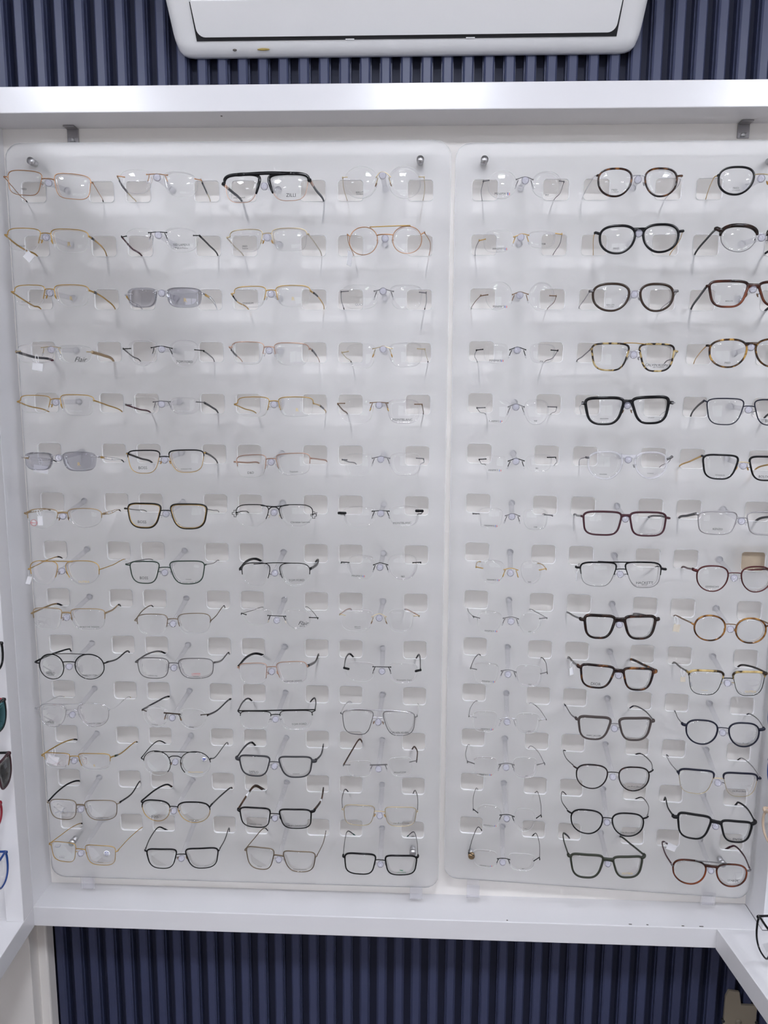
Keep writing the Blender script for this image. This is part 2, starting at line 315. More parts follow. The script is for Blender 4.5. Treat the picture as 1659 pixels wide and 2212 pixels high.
# ------------------------------------------------------------------ air conditioner
ac = thing('air_conditioner', 'white wall-mounted air conditioner with a closed flap above the beam', 'air conditioner', (0.616,slatY0-.0005,0.2588))
prof = [(0.0,0.0),(-.008,.0005),(-.015,.003),(-.022,.0075),(-.028,.0125),(-.032,.017),(-.054,.040),(-.077,.064),(-.096,.084),(-.118,.108),(-.14,.138),(-.158,.18),(-.16,.23),(-.13,.285),(0.0,.29)]
mb = MB(); secs = []
es = [(.433,.060),(.432,.040),(.429,.024),(.424,.012),(.417,.005),(.408,.0015),(.395,0)]
for x, up_ in [(-x, u) for x, u in es]+[(x, u) for x, u in reversed(es)]:
    secs.append([(x, y*(1-up_*1.2), z+up_*(1-z/.29)) for y, z in prof])
n = len(prof)
mb.add([v for s_ in secs for v in s_], [(i*n+j,(i+1)*n+j,(i+1)*n+(j+1) % n,i*n+(j+1) % n) for i in range(len(secs)-1) for j in range(n)]+[tuple(range(n)), tuple(reversed(range((len(secs)-1)*n,len(secs)*n)))])
hs = mb.build('housing', 'ac_plastic', ac, smooth=True); hs.data.polygons[-1].use_smooth = False; hs.data.polygons[-2].use_smooth = False
# outlet slot and flap on the sloping underside
def slab(y0,z0,y1,z1,xa,xb,th,name,mat,off):
    d = Vector((0,y1-y0,z1-z0)).normalized(); nrm = Vector((0,d.z,-d.y)) if d.y > 0 else Vector((0,-d.z,d.y))
    nrm = -nrm if nrm.z > 0 else nrm
    vs = []
    for o_ in (off, off+th):
        for x, y, z in ((-xa,y0,z0),(xa,y0,z0),(xb,y1,z1),(-xb,y1,z1)): vs.append(Vector((x,y,z))+nrm*o_)
    return MB().add(vs, [(0,1,2,3),(7,6,5,4),(0,4,5,1),(1,5,6,2),(2,6,7,3),(3,7,4,0)]).build(name, mat, ac, False, bevel=.0015 if mat != 'dark_slot' else 0)
slab(-.0325,.0176,-.0772,.0643,.3835,.3835,.0006,'outlet_slot','dark_slot',.0006)
def flap():
    y0, z0, y1, z1 = -.0385, .0240, -.078, .0652; d = Vector((0,y1-y0,z1-z0)); L_ = d.length; d /= L_; nrm = Vector((0,d.z,-d.y)); nrm = -nrm if nrm.z > 0 else nrm
    r = .014; xa, xb = .380, .380; out = [(xb,L_),(xa-.001,r)]+[(xa-.001-r+r*math.cos(a*math.pi/12), r-r*math.sin(a*math.pi/12)) for a in range(1,7)]
    out = out+[(-x,t) for x, t in reversed(out)]; n = len(out)
    vs = [Vector((x,y0,z0))+d*t+nrm*o_ for o_ in (.0005,.0045) for x, t in out]
    MB().add(vs, [tuple(range(n)), tuple(range(2*n-1,n-1,-1))]+[(i,(i+1) % n,n+(i+1) % n,n+i) for i in range(n)]).build('flap', 'ac_plastic', ac, False, bevel=.001)
flap()
for x, y, s_ in ((-.316,-.021,.004),(-.262,-.022,.012)):
    MB().ball((x,y,.0065), (s_,.0022,.0022), 10, 6).build('stain', 'dirt' if x < -.3 else 'stain', ac)
for x in (-.10,.12):
    MB().box((x-.008,-.0345,.0165), (x+.008,-.0315,.0190)).build('catch', 'ac_plastic', ac, False)

# ------------------------------------------------------------------ the acrylic boards
def rrect(x0, z0, x1, z1, r, n=5):
    pts = []
    for cx, cz, a in ((x1-r,z1-r,0),(x0+r,z1-r,90),(x0+r,z0+r,180),(x1-r,z0+r,270)):
        pts += [(cx+r*math.cos(math.radians(a+90*i/n)), cz+r*math.sin(math.radians(a+90*i/n))) for i in range(n+1)]
    return pts
def warp2(x, z):
    f = -z/1.152
    return x+f*.003, z+f*(.0103-.0377*(x-.828))
def board(name, label, outer, holes, warp, org):
    cu = bpy.data.curves.new('board', 'CURVE'); cu.dimensions = '2D'; cu.fill_mode = 'BOTH'; cu.extrude = 0.002; cu.bevel_depth = 0.0004; cu.bevel_resolution = 0
    for pts in [outer]+holes:
        sp = cu.splines.new('POLY'); sp.points.add(len(pts)-1); sp.use_cyclic_u = True
        for q, (x, z) in zip(sp.points, pts):
            x, z = warp(x, z); q.co = (x-org[0], z-org[2], 0, 1)
    o = bpy.data.objects.new('tmp', cu); C.objects.link(o)
    me = bpy.data.meshes.new_from_object(o.evaluated_get(bpy.context.evaluated_depsgraph_get())); bpy.data.objects.remove(o)
    me.transform(Matrix.Rotation(math.pi/2, 4, 'X')); me.name = 'panel'
    me.materials.clear(); me.materials.append(MT['acrylic_frosted']); me.materials.append(MT['acrylic_lit_rim'])
    for p in me.polygons: p.material_index = 1 if abs(p.normal.y) < 0.9 else 0; p.use_smooth = False
    t = thing(name, label, 'display board', org)
    s_ = bpy.data.objects.new('panel', me); C.objects.link(s_); s_.parent = t
    return t
HX, HW, HZ0, HZ1 = .0635, .0232, -.0207, .0165
def hole(x, z): return rrect(x-HW, z+HZ0, x+HW, z+HZ1, .007, 4)
h1 = [hole(c*.195+s_*HX, -r*.096) for r in range(14) for c in range(4) for s_ in (-1,1)]
b1 = board('display_board', 'wide frosted acrylic board on the left, holding four columns of glasses', rrect(-.1126,-1.3787,.7026,.0829,.028), h1, lambda x, z: (x,z), (0.2925,0,-1.3787))
h2 = [hole(.828+c*.199+s_*HX, -r*.096) for r in range(14) for c in range(3) for s_ in (-1,1)]
b2 = board('display_board', 'narrower frosted acrylic board on the right, holding three columns of glasses', rrect(.7112,-1.372,1.3312,.0785,.026), h2, warp2, (1.02,0,-1.372))
px_, pz_ = warp2(.828+2*.199+HX, -7*.096); l = b2.location
pbr('patch', (0.42,0.34,0.25), 0.6, var=0.15, scale=60)
MB().box((px_-.030-l.x,.010,pz_-.026-l.z), (px_+.030-l.x,.012,pz_+.024-l.z)).build('backing_patch', 'patch', b2, False)
def peg_base(r, c):
    if c <= 4: return ((c-1)*.195, -(r-1)*.096)
    return warp2(.828+.199*(c-5), -(r-1)*.096)
def standoff(b, x, z, tip):
    l = b.location; x -= l.x; z -= l.z
    s_ = MB().cyl((x,.033,z), (x,-.014,z), .0058).build('standoff_bolt', 'steel', b)
    MB().cyl((x,-.0142,z), (x,-.0205,z), .0066).build('bolt_head', tip, s_)
for x, z in ((-.0577,.0473),(.6474,.0456),(-.058,-1.2904),(.6492,-1.2904)): standoff(b1, x, z, 'steel')
for x, z, m_ in ((.761,.0449,'steel'),(.7683,-1.2939,'bronze'),(1.2716,-1.2954,'steel'),(1.262,.043,'steel')): standoff(b2, x, z, m_)
for b, xs, z in ((b1,(-.037,.657),-1.3787),(b2,(.775,1.255),-1.372)):
    for x in xs:
        l = b.location
        MB().box((x-.013-l.x,-.006,z-.024-l.z), (x+.013-l.x,-.0022,z+.002-l.z)).box((x-.013-l.x,.0024,z-.03-l.z), (x+.013-l.x,.005,z+.014-l.z)).build('edge_clip', 'acrylic_clip', b, False)

# ------------------------------------------------------------------ eyeglasses
SH = {'rect':(5.2,3.7,.26,.13,.06,.10),'softrect':(3.8,3.2,.24,.14,.05,.08),'square':(4.9,3.1,.38,.22,.04,.05),'round':(2.12,2.1,.07,.02,0,0),'panto':(2.65,2.15,.30,.17,.04,0),
      'pilot':(3.4,2.3,.40,.14,.02,.08),'oval':(2.15,2.12,.08,.05,0,0),'navig':(3,2.7,.34,.08,.05,.10),'way':(5.0,3.1,.40,.25,.07,-.02),'navigator':(5.0,3.2,.46,.14,.03,.10)}
_shape = {}
def shape(name, n=52):
    """closed outline in [-1,1]^2: u runs from the nose (-1) to the temple (+1), first point at the temple side, anticlockwise"""
    if name in _shape: return _shape[name]
    nt, nb, inb, itb, nd, td = SH[name]; P = []
    for i in range(n):
        a = 2*math.pi*i/n; c, s_ = math.cos(a), math.sin(a); e = 2/(nt if s_ >= 0 else nb); e2 = 2/((nt+nb)/2)
        u = math.copysign(abs(c)**(e if s_ >= 0 else e), c); v = math.copysign(abs(s_)**(e if s_ >= 0 else e), s_)
        b = (1-v)/2; u *= (1-inb*b) if u < 0 else (1-itb*b)
        t = max(0, v); v -= t*(nd*max(0,-u)**2+td*max(0,u)**2)
        P.append((u, v))
    u0, u1 = min(p[0] for p in P), max(p[0] for p in P); v0, v1 = min(p[1] for p in P), max(p[1] for p in P)
    P = [((p[0]-u0)/(u1-u0)*2-1, (p[1]-v0)/(v1-v0)*2-1) for p in P]
    _shape[name] = P; return P
mm = 0.001
class Pair:
    """one pair of glasses; all input in board millimetres, built around an Empty at the bridge"""
    def __init__(s, label, Lb, Rb, TL, TR, sh, st, f, t, k, group, xf=None):
        s.k = k; s.st = st; s.f = f
        s.xb = ((Lb[0]+Lb[2]/2)+(Rb[0]-Rb[2]/2))/2; s.zb = (Lb[1]+Rb[1])/2
        s.ty = k.get('ty', 0.0); s.roll = math.atan2(Rb[1]-Lb[1], Rb[0]-Lb[0])
        s.org = Vector((s.xb, -105.0, s.zb+Lb[3]*.25))
        s.root = thing('eyeglasses', label, 'glasses', s.org*mm, group)
        metal_ = f in ('gold','champ','rose','copper','silver','gun','grey','bronze','dbronze','burgmet')
        rt, rb = k.get('rw', (.75,.6) if metal_ or st in 'SN' else (1.8,1.6))
        s.rt, s.rb = rt, rb
        s.geo = {}
        for side, bx in (('L',Lb),('R',Rb)):
            sg = -1 if side == 'L' else 1
            cx, cz, w_, h_ = bx
            if st == 'F': w_ -= rt+rb; cz += (rb-rt)/2; h_ -= rt+rb
            elif st == 'B': w_ -= 1.0; h_ -= rt+.6; cz += (.6-rt)/2
            s.geo[side] = (sg, cx, cz, w_, h_, sh)
            s.eye(side)
        s.front()
        for side, T in (('L',TL),('R',TR)): s.temple(side, T, k.get('tR', t) if side == 'R' else t)
        s.prints()
    def L(s, p): return (Vector(p)-s.org)*mm
    def ysurf(s, x, z, cx, cz, w_):
        return -105+s.ty*(x-s.xb)+abs(x-s.xb)*.05+((x-cx)**2+(z-cz)**2)/250-(w_/2)**2/250
    def pt(s, side, u, v, out=0.0, dy=0.0):
        sg, cx, cz, w_, h_, sh = s.geo[side][:6]
        dx, dz = sg*u*(w_/2+out), v*(h_/2+out); c, q = math.cos(s.roll), math.sin(s.roll)
        x, z = cx+dx*c-dz*q, cz+dx*q+dz*c
        return Vector((x, s.ysurf(x,z,cx,cz,w_)+dy, z))
    def seg(s, side, yn, yt):
        P = shape(s.geo[side][5]); n = len(P); idx = []
        # from the nasal lower end, over the top, to the temporal lower end
        a = list(range(n//2+n//4, -n//4-1, -1))
        return [(P[i % n]) for i in a if P[i % n][1] >= (yn if P[i % n][0] < 0 else yt) and (i <= n//2+n//4)]
    def eye(s, side):
        k = s.k; P = shape(s.geo[side][5]); sg = s.geo[side][0]; n = len(P)
        # lens: front and back skin in three rings, rim edge
        th = 1.6; mb = MB()
        for dy, flip in ((0, False), (th, True)):
            vs = [s.L(s.pt(side,0,0,dy=dy))]
            for q in (.35,.7,1.0): vs += [s.L(s.pt(side,u*q,v*q,dy=dy)) for u, v in P]
            fs = [(0,1+i,1+(i+1) % n) for i in range(n)]
            for r in range(2): fs += [(1+r*n+i,1+(r+1)*n+i,1+(r+1)*n+(i+1) % n,1+r*n+(i+1) % n) for i in range(n)]
            if flip == (sg > 0): fs = [tuple(reversed(f)) for f in fs]
            mb.add(vs, fs, 0)
        o1, o2 = 1+2*n, 1+3*n+1+2*n
        mb.f += [(o1+i,o1+(i+1) % n,o2+(i+1) % n,o2+i) for i in range(n)]; mb.m += [1]*n
        tint = k.get('tint'); tint = 'lens_'+(tint or random.choice(['clear','clear','green','pink']))
        s.geo[side] += (mb.build('lens', [tint,'lens_edge'], s.root),)
        if s.st == 'F':
            hw = [s.rb+(s.rt-s.rb)*(v+1)/2 for u, v in P]
            sq = s.rt > 1.2
            mb = MB().sweep([s.L(s.pt(side,u,v,dy=.6)) for u, v in P], [h*mm for h in hw], [max(.8,min(1.9,h*.9))*mm for h in hw], closed=True, square=sq)
            rim = mb.build('rim', s.f, s.root)
            if k.get('inner'):
                MB().sweep([s.L(s.pt(side,u,v,out=-1.6,dy=-.2)) for u, v in P], .55*mm, .9*mm, closed=True).build('inner_rim', k['inner'], rim)
        elif s.st == 'B':
            MB().sweep([s.L(s.pt(side,u,v,dy=.6)) for u, v in P], s.rb*mm, .8*mm, closed=True).build('rim', k.get('lo','gold'), s.root)
            q = s.seg(side, *k.get('seg',(.2,.3))); m_ = len(q)
            hw = [s.rt*min(1,.35+.65*min(i+1,m_-i)/4) for i in range(m_)]
            MB().sweep([s.L(s.pt(side,u,v,out=s.rt*.35)) for u, v in q], [h*mm for h in hw], [max(1.1,s.rt*.7)*mm]*m_, square=s.rt > 1.2).build('brow', s.f, s.root)
        elif s.st == 'S':
            q = s.seg(side, *k.get('seg',(-.45,.05))); m_ = len(q)
            MB().sweep([s.L(s.pt(side,u,v,dy=.6)) for u, v in q], .78*mm, .9*mm).build('rim', s.f, s.root)
    def front(s):
        k = s.k; bm_ = k.get('brm', s.f)
        if s.st == 'N':
            pts = [Vector(p) for p in k['br']]; r = k.get('brw', .75)
            mb = MB().sweep([s.L(p) for p in spline(pts, 5)], r*mm, r*mm)
            for p in (pts[0], pts[-1]): mb.ball(s.L(p+Vector((0,-.4,0))), 1.25*mm, 8, 6)
            mb.build('bridge', s.f, s.root)
            bl, brr = pts[0].lerp(pts[-1], .12), pts[0].lerp(pts[-1], .88)
        else:
            acet = s.rt > 1.2 and s.st == 'F' and k.get('brm') is None
            hb = .64 if acet else (.42 if s.st != 'S' else .5)
            def nas(side):
                sg = s.geo[side][0]; P = [p for p in shape(s.geo[side][5]) if p[0] < 0]
                u, v = min(P, key=lambda p: abs(p[1]-hb)); return s.pt(side, u, v, dy=.3)
            bl, brr = nas('L'), nas('R'); gap = (brr-bl).length
            if not k.get('nobr'):
                rise = k.get('arch', 1.2 if not acet else 1.0); mid = (bl+brr)/2+Vector((0,-.6,rise))
                r = k.get('brw', s.rt*1.4 if acet else .95)
                mb = MB(); pts = spline([bl, bl.lerp(mid,.5)+Vector((0,0,rise*.35)), mid, brr.lerp(mid,.5)+Vector((0,0,rise*.35)), brr], 4)
                if acet:
                    m_ = len(pts); hw = [r*(1.0+.45*abs(2*i/(m_-1)-1)**2)*mm for i in range(m_)]
                    mb.sweep([s.L(p) for p in pts], hw, 1.8*mm, square=True)
                else: mb.sweep([s.L(p) for p in pts], r*mm, .9*mm)
                mb.build('bridge', bm_, s.root)
        if k.get('db'):
            r = k.get('dbw', .9)
            MB().sweep([s.L(p) for p in spline([Vector(p) for p in k['db']], 4)], r*mm, 1.0*mm, square=r > 1.5).build('top_bar', k.get('dbm', s.f), s.root)
        s.bridge = (bl+brr)/2
        if s.st == 'N': s.bridge = Vector(k['br'][len(k['br'])//2])
        # nose pads on wire arms
        pm = k.get('pads', 'clear')
        if k.get('pad', 1) is not None:
            for side, e in (('L',bl),('R',brr)):
                sg = s.geo[side][0]; h_ = s.geo[side][4]
                if s.st == 'N': a = e+Vector((0,.4,-.6)); d = a+Vector((sg*3.6,1.8,-9.5))
                else:
                    a = s.pt(side,-.93,.05,dy=.8); d = a+Vector((-sg*2.6,4.0,-1.5))
                ar = .72 if s.st == 'N' else .55
                mb = MB().sweep([s.L(p) for p in spline([a, (a+d)/2+Vector((0,1.2 if s.st == 'N' else 2.5,0)), d], 4)], ar*mm, ar*mm)
                arm = mb.build('pad_arm', s.f if s.st != 'F' or s.rt < 1.2 else 'gun', s.root)
                mb = MB(); mb.ball((0,0,0), (1.1*mm,1.9*mm,3.6*mm), 8, 6); R_ = Matrix.Rotation(-sg*.38, 3, 'Y'); c_ = s.L(d+Vector((0,.5,-1.2)))
                mb.v = [tuple(R_ @ Vector(v)+c_) for v in mb.v]
                mb.build('nose_pad', {'clear':'acrylic_clear'}.get(pm, pm), s.root)
    def temple(s, side, T, t):
        k = s.k; ma, mb_, fr, hh = t; sg, cx, cz, w_, h_, sh = s.geo[side][:6]
        H = Vector(T[0]); tt = max(.6, min(1.3, hh*.55))
        # end piece between front and hinge
        if s.st == 'N':
            e = [Vector(p) for p in k['e'+side]]; mb = MB(); r = k.get('ew', .85)
            inner, outer = (e[0], e[1]) if abs(e[0].x-s.xb) < abs(e[1].x-s.xb) else (e[1], e[0])
            inner.y = s.ysurf(inner.x, inner.z, cx, cz, w_)-.6; outer.y = inner.y+2.5; corner = outer.lerp(inner, .12)+Vector((0,-.4,0))
            mb.sweep([s.L(p) for p in (inner, corner, outer, H)], r*mm, r*mm); mb.ball(s.L(inner), 1.15*mm, 8, 6)
            mb.build('end_piece', s.f, s.root)
        else:
            P = [p for p in shape(sh) if p[0] > 0.2]
            u, v = min(P, key=lambda p: (s.pt(side,*p)-Vector((H.x,-103,H.z))).length)
            a = s.pt(side,u,v,dy=.4); lw = k.get('lugw', max(.95, s.rt*1.05 if s.st != 'S' else 1.0)); b = H+Vector((sg*.2,-2.0,0))
            b.y = min(b.y, a.y+5); m_ = k.get('lug', k.get('lo', s.f) if s.st == 'B' and s.rt < 1.3 else s.f)
            pts = spline([a, a.lerp(b,.6)+Vector((0,-1.0,0)), b, H+Vector((0,2,0))], 3)
            o = MB().sweep([s.L(p) for p in pts], lw*mm, max(.9,lw*.8)*mm, square=lw > 1.2).build('end_piece', m_, s.root)
            if k.get('rivet'): MB().box(s.L(b+Vector((-3.2,-3.4,-1.1))), s.L(b+Vector((3.2,-2.0,1.1)))).build('rivet', 'silver', o, False)
            if k.get('cross'):
                c_ = b+Vector((sg*1.5,-1,-1)); mb = MB()
                for dx, dz in ((-2.5,-5),(2.5,-5),(-2.5,5),(2.5,5),(-5,-2),(5,-2),(-5,2),(5,2)):
                    pass
                ring = [(-2,6),(2,6),(2,2),(5,2),(5,-2),(2,-2),(2,-6),(-2,-6),(-2,-2),(-5,-2),(-5,2),(-2,2)]
                mb.sweep([s.L(c_+Vector((dx,0,dz))) for dx, dz in ring], .6*mm, .7*mm, closed=True); mb.build('cross_ornament', s.f, o)
        pts = spline([Vector(p) for p in T], 6); n = len(pts); cut = max(1, min(n-2, int(round(fr*(n-1)*(len(T)-2)/(len(T)-1)+ (0 if fr < .88 else 2)))))
        if fr < .88: cut = max(1, min(n-3, int(round(fr*(n-1)))))
        def rad(i): f_ = i/(n-1); return hh*(1.0-.12*math.sin(math.pi*f_))
        lat = k.get('lat')
        wire = hh < 1.1
        if lat:
            c2 = min(cut, n-2); mb = MB()
            for dz in (-2.4, 2.4): mb.sweep([s.L(p+Vector((0,0,dz*math.sin(math.pi*min(1,max(.08,i/c2)))))) for i, p in enumerate(pts[:c2+1])], .5*mm, .6*mm, ref=(1,0,0))
            for q in (.2,.45,.7):
                p = pts[int(q*c2)]; mb.sweep([s.L(p+Vector((0,0,-2.4))), s.L(p+Vector((0,0,2.4)))], .5*mm, .6*mm, ref=(1,0,0))
            o = mb.build('temple', ma, s.root)
            i0, i1 = int(.12*c2), max(int(.12*c2)+1, int(.35*c2))
            MB().sweep([s.L(p) for p in pts[i0:i1+1]], 2.0*mm, .9*mm, ref=(1,0,0), square=True).build('inlay', 'gold' if ma == 'silver' else ma, o)
        else:
            o = MB().sweep([s.L(p) for p in pts[:cut+1]], [rad(i)*mm for i in range(cut+1)], tt*mm, ref=(1,0,0), square=not wire).build('temple', ma, s.root)
            if k.get('inl') and not (k['inl'][4:] and side == 'L'):
                m_, f0, f1, sc_ = k['inl'][:4]; i0, i1 = int(f0*(n-1)), max(int(f0*(n-1))+1, int(round(f1*(n-1))))
                MB().sweep([s.L(p) for p in pts[i0:i1+1]], [rad(i)*sc_*mm for i in range(i0,i1+1)], tt*1.35*mm, ref=(1,0,0), square=True).build('inlay', m_, o)
        e = 1.55 if wire else 1.08
        MB().sweep([s.L(p) for p in pts[cut:]], [rad(i)*e*mm*(1 if i < n-1 else .7) for i in range(cut,n)], tt*(1.4 if wire else 1.1)*mm, ref=(1,0,0), square=not wire).build('temple_tip', mb_, o)
        MB().cyl(s.L(H+Vector((0,-.4,-1.6))), s.L(H+Vector((0,-.4,1.6))), max(.9,tt)*mm, 8).build('hinge', 'grey' if s.rt > 1.2 and s.st == 'F' else s.f, s.root)
    def prints(s):
        for side, tx, x, z, h, m_ in s.k.get('T', []):
            sg, cx, cz, w_, h_, sh, lens = s.geo[side][:7]
            sl = s.ty+sg*.05+(x-cx)/125
            y = s.ysurf(x,z,cx,cz,w_)-.45
            text(tx, m_, s.L((x,y,z)), h*mm, lens, s.roll, slope=sl)
            if tx.startswith("MINIMA"):
                for i, c_ in enumerate(('blueink','redink')):
                    MB().box(s.L((x+10.6+i*2.4,y,z-.4-h/2)), s.L((x+11.6+i*2.4,y+.1,z-.4+h/2))).build('print', c_, lens, False)
        if s.k.get('croc'):
            x, _, z = s.k['croc']; lens = s.geo['R'][6]; y = s.ysurf(x,z,*s.geo['R'][1:4])-.5
            mb = MB().sweep([s.L((x+dx,y,z+dz)) for dx, dz in ((-3.6,.9),(-2.2,1.0),(-1.0,.5),(.6,.4),(2.0,-.2),(3.0,.7),(2.4,1.6))], [.35*mm,.7*mm,.8*mm,.9*mm,.7*mm,.45*mm,.2*mm], .15*mm)
            mb.build('print', 'greenink', lens)
PAIRS = {}
def peg(r, c, tip):
    """acrylic rod from the board to the bridge, a collar behind the bridge and a ball in front of it"""
    b = b1 if c <= 4 else b2; l = b.location
    x, z = peg_base(r, c); B_ = Vector((x,.002,z))-l; d0 = Vector(tip)*mm-l
    D = d0+Vector((0,.004,-.0052-.0032*(r >= 8))); d = (D-B_).normalized()
    mb = MB(); prof = [(0.0,.0062),(.004,.0062),(.005,.0048),(.5,.0045)]
    Lr = (D-B_).length; ref = Vector((0,0,1))
    pts = [B_, B_+d*.004, B_+d*.0055, B_+d*(Lr-.012), B_+d*(Lr-.010), B_+d*(Lr-.006), B_+d*(Lr-.0045), B_+d*Lr]
    mb.sweep(pts, [.0062,.0062,.0046,.0044,.0055,.0055,.0040,.0040], [.0062,.0062,.0046,.0044,.0055,.0055,.0040,.0040], ref, prof=14)
    mb.sweep([B_-Vector((0,.0022,0)), B_+d*.0035], .0068, .0068, ref, prof=14, mi=1)
    o = mb.build('peg', ['acrylic_peg','acrylic_collar'], b)
    mb = MB().ball(D+d*.0035, .0064, 14, 10); mb.build('peg_ball', 'acrylic_ball', o)
def G(r, c, label, Lb, Rb, TL, TR, sh, st, f, t, k):
    p = Pair(label, Lb, Rb, TL, TR, sh, st, f, t, k, 'eyeglass frames on the display boards'); PAIRS[(r,c)] = p
    peg(r, c, p.bridge)
G(1,1,'copper wire full-rim rectangular glasses, top row, first column',(-26.6,-13.8,57.5,41.4),(51.0,-17.4,60.0,42.4),[[-62.0,-107.2,-3.9],[-77.2,-26.5,-14.2],[-78.9,3.0,-19.3],[-72.9,29.0,-52.3]],
 [[82.6,-87.5,-8.9],[75.4,-46.4,-14.5],[64.0,3.0,-19.4],[58.0,29.0,-52.4]],
 'rect','F','copper',('copper','black',0.62,0.9),{'T':[('L','FRED',-27.8,-24.7,3.13,'ink')],'ty':0.136})
G(1,2,'rimless glasses with copper bridge and dark-banded temples, top row, second column',(165.2,-12.4,56.5,38.5),(239.2,-15.8,57.7,41.1),[[131.8,-101.1,-2.9],[125.9,-64.0,-8.6],[125.5,-18.8,-16.2],[126.1,3.0,-20.1],[132.1,29.0,-53.1]],
 [[272.9,-92.9,-6.4],[268.9,-44.9,-13.4],[263.6,3.0,-20.6],[257.6,29.0,-53.6]],
 'navig','N','copper',('champ','black',0.75,1.1),{'br':[[184.1,-107.1,-1.1],[201.1,-106.1,-0.0],[219.0,-105.1,-1.8]],
 'eL':[[146.0,-108.3,-5.1],[132.6,-109.1,-2.6]],
 'eR':[[264.2,-101.4,-6.4],[275.0,-100.8,-8.1]],
 'inl':('slate',0.1,0.38,2.2),'ty':0.058})
G(1,3,'black flat-top browline glasses with pink-gold lower rims, top row, third column',(344.8,-22.2,61.2,47.9),(425.9,-22.3,67.0,45.8),[[310.5,-90.3,-12.9],[316.9,-51.3,-15.9],[322.5,3.0,-19.9],[328.5,29.0,-52.9]],
 [[461.6,-103.9,-11.1],[465.2,-52.4,-13.9],[472.8,3.0,-20.5],[466.8,29.0,-53.5]],
 'square','B','black',('slate','slate',0.9,2.6),{'lo':'rose','rw':(2.6,0.55),'seg':(-0.5,0.35),'T':[('R','ZILLI',430.3,-36.5,5.79,'ink'),('L','MADE IN FRANCE',340.3,-38.1,1.93,'ink')],'db':[[338.4,-101.9,-1.1],[388.4,-106.4,0.4],[439.0,-110.9,-1.9]],
 'dbm':'black','dbw':2.7,'nobr':1,'pad':None, 'inl':('rose',0.0,0.14,1.0),'ty':-0.09})
G(1,4,'large round rimless glasses with gold bridge and brown pads, top row, fourth column',(547.7,-14.8,56.4,50.9),(621.5,-14.5,55.1,51.6),[[516.5,-97.6,-5.4],[513.9,-49.0,-12.1],[515.7,3.0,-20.4],[521.7,29.0,-53.4]],
 [[654.1,-96.4,-4.9],[655.5,-47.3,-12.3],[652.8,3.0,-21.0],[646.8,29.0,-54.0]],
 'round','N','champ',('champ','champ',0.9,0.9),{'br':[[573.7,-106.1,-7.1],[578.1,-106.1,-0.7],[584.2,-106.0,1.4],[590.9,-105.9,-0.8],[597.3,-105.9,-6.5]],
 'eL':[[524.1,-105.5,-6.0],[516.2,-105.6,-6.2]],
 'eR':[[645.5,-104.5,-5.8],[654.0,-104.4,-5.8]],
 'T':[('L','BERLUTI',545.9,-31.1,2.65,'ink'),('L','TITANIUM',545.9,-34.1,1.93,'ink')],'pads':'brown','ty':0.008})
G(1,5,'oval rimless glasses with gunmetal temples bowed outward, top row, fifth column',(784.0,-19.1,47.0,45.0),(857.8,-20.0,49.0,42.5),[[753.7,-95.2,-11.6],[754.1,-48.1,-16.4],[760.5,3.0,-22.5],[766.5,29.0,-55.5]],
 [[887.3,-98.9,-14.1],[891.3,-45.3,-18.7],[887.7,3.0,-21.3],[881.7,29.0,-54.3]],
 'oval','N','gun',('gun','black',0.92,0.75),{'br':[[807.4,-105.7,-11.7],[816.7,-105.9,-8.6],[822.3,-106.1,-7.6],[828.0,-106.2,-9.2],[834.8,-106.4,-12.4]],
 'eL':[[762.3,-103.4,-11.8],[752.6,-103.1,-12.6]],
 'eR':[[878.9,-106.7,-14.2],[887.4,-106.9,-14.6]],
 'T':[('L', "MINIMA'7",783.3,-33.8,3.87,'ink'),('R','997',858.9,-37.0,3.16,'ink')],'ty':-0.028})
G(1,6,'tortoiseshell rounded-square glasses with silver bridge and temples, top row, sixth column',(970.8,-16.8,57.2,46.9),(1046.3,-16.9,55.8,47.1),[[942.5,-97.0,-4.2],[939.0,-79.8,-4.0],[938.2,3.0,-20.4],[944.2,29.0,-53.4]],
 [[1081.7,-97.0,-5.5],[1087.8,-57.7,-12.5],[1086.1,3.0,-19.2],[1080.1,29.0,-52.2]],
 'panto','F','tort',('silver','dgrey',0.88,1.0),{'rw':(1.5,1.5),'brm':'silver','T':[('L','FRED',970.0,-29.3,3.02,'ink'),('L','TITANIUM',970.7,-32.4,1.94,'ink')],'pads':'grey','ty':-0.0})
G(1,7,'black rounded-square glasses with gold temples cut by frame edge, top row, seventh column',(1170.8,-13.7,56.8,46.7),(1247.1,-17.5,55.3,46.0),[[1144.1,-88.1,-2.5],[1141.5,-74.6,-4.6],[1159.0,3.0,-17.2],[1165.0,29.0,-50.2]],
 [[1281.3,-107.3,-10.2],[1298.1,-55.7,-14.0],[1306.3,3.0,-19.8],[1300.3,29.0,-52.8]],
 'panto','F','black',('gold','dgrey',0.9,1.0),{'rw':(1.6,1.6),'brm':'champ','T':[('L','FRED',1170.6,-25.9,3.02,'ink'),('L','TITANIUM',1170.8,-29.1,1.94,'ink')],'pads':'amber','ty':-0.14})
G(2,1,'gold half-rim glasses with flat gold temples and dark inlay, second row, first column',(-36.5,-105.6,58.5,37.3),(42.9,-107.8,63.9,38.4),[[-71.7,-98.3,-97.1],[-73.0,-65.0,-104.3],[-70.9,-31.9,-110.3],[-66.0,3.0,-114.9],[-60.0,29.0,-147.9]],
 [[75.6,-95.8,-99.6],[75.0,-70.7,-101.5],[72.5,-32.9,-106.0],[65.5,3.0,-114.6],[59.5,29.0,-147.6]],
 'rect','S','gold',('gold','black',0.88,1.6),{'T':[('L','TITANIUM',-41.9,-117.1,2.65,'ink'),('R','R',43.7,-114.5,7.23,'goldink')],'pads':'gold','inl':('black',0.12,0.22,1.3,1),'ty':0.017})
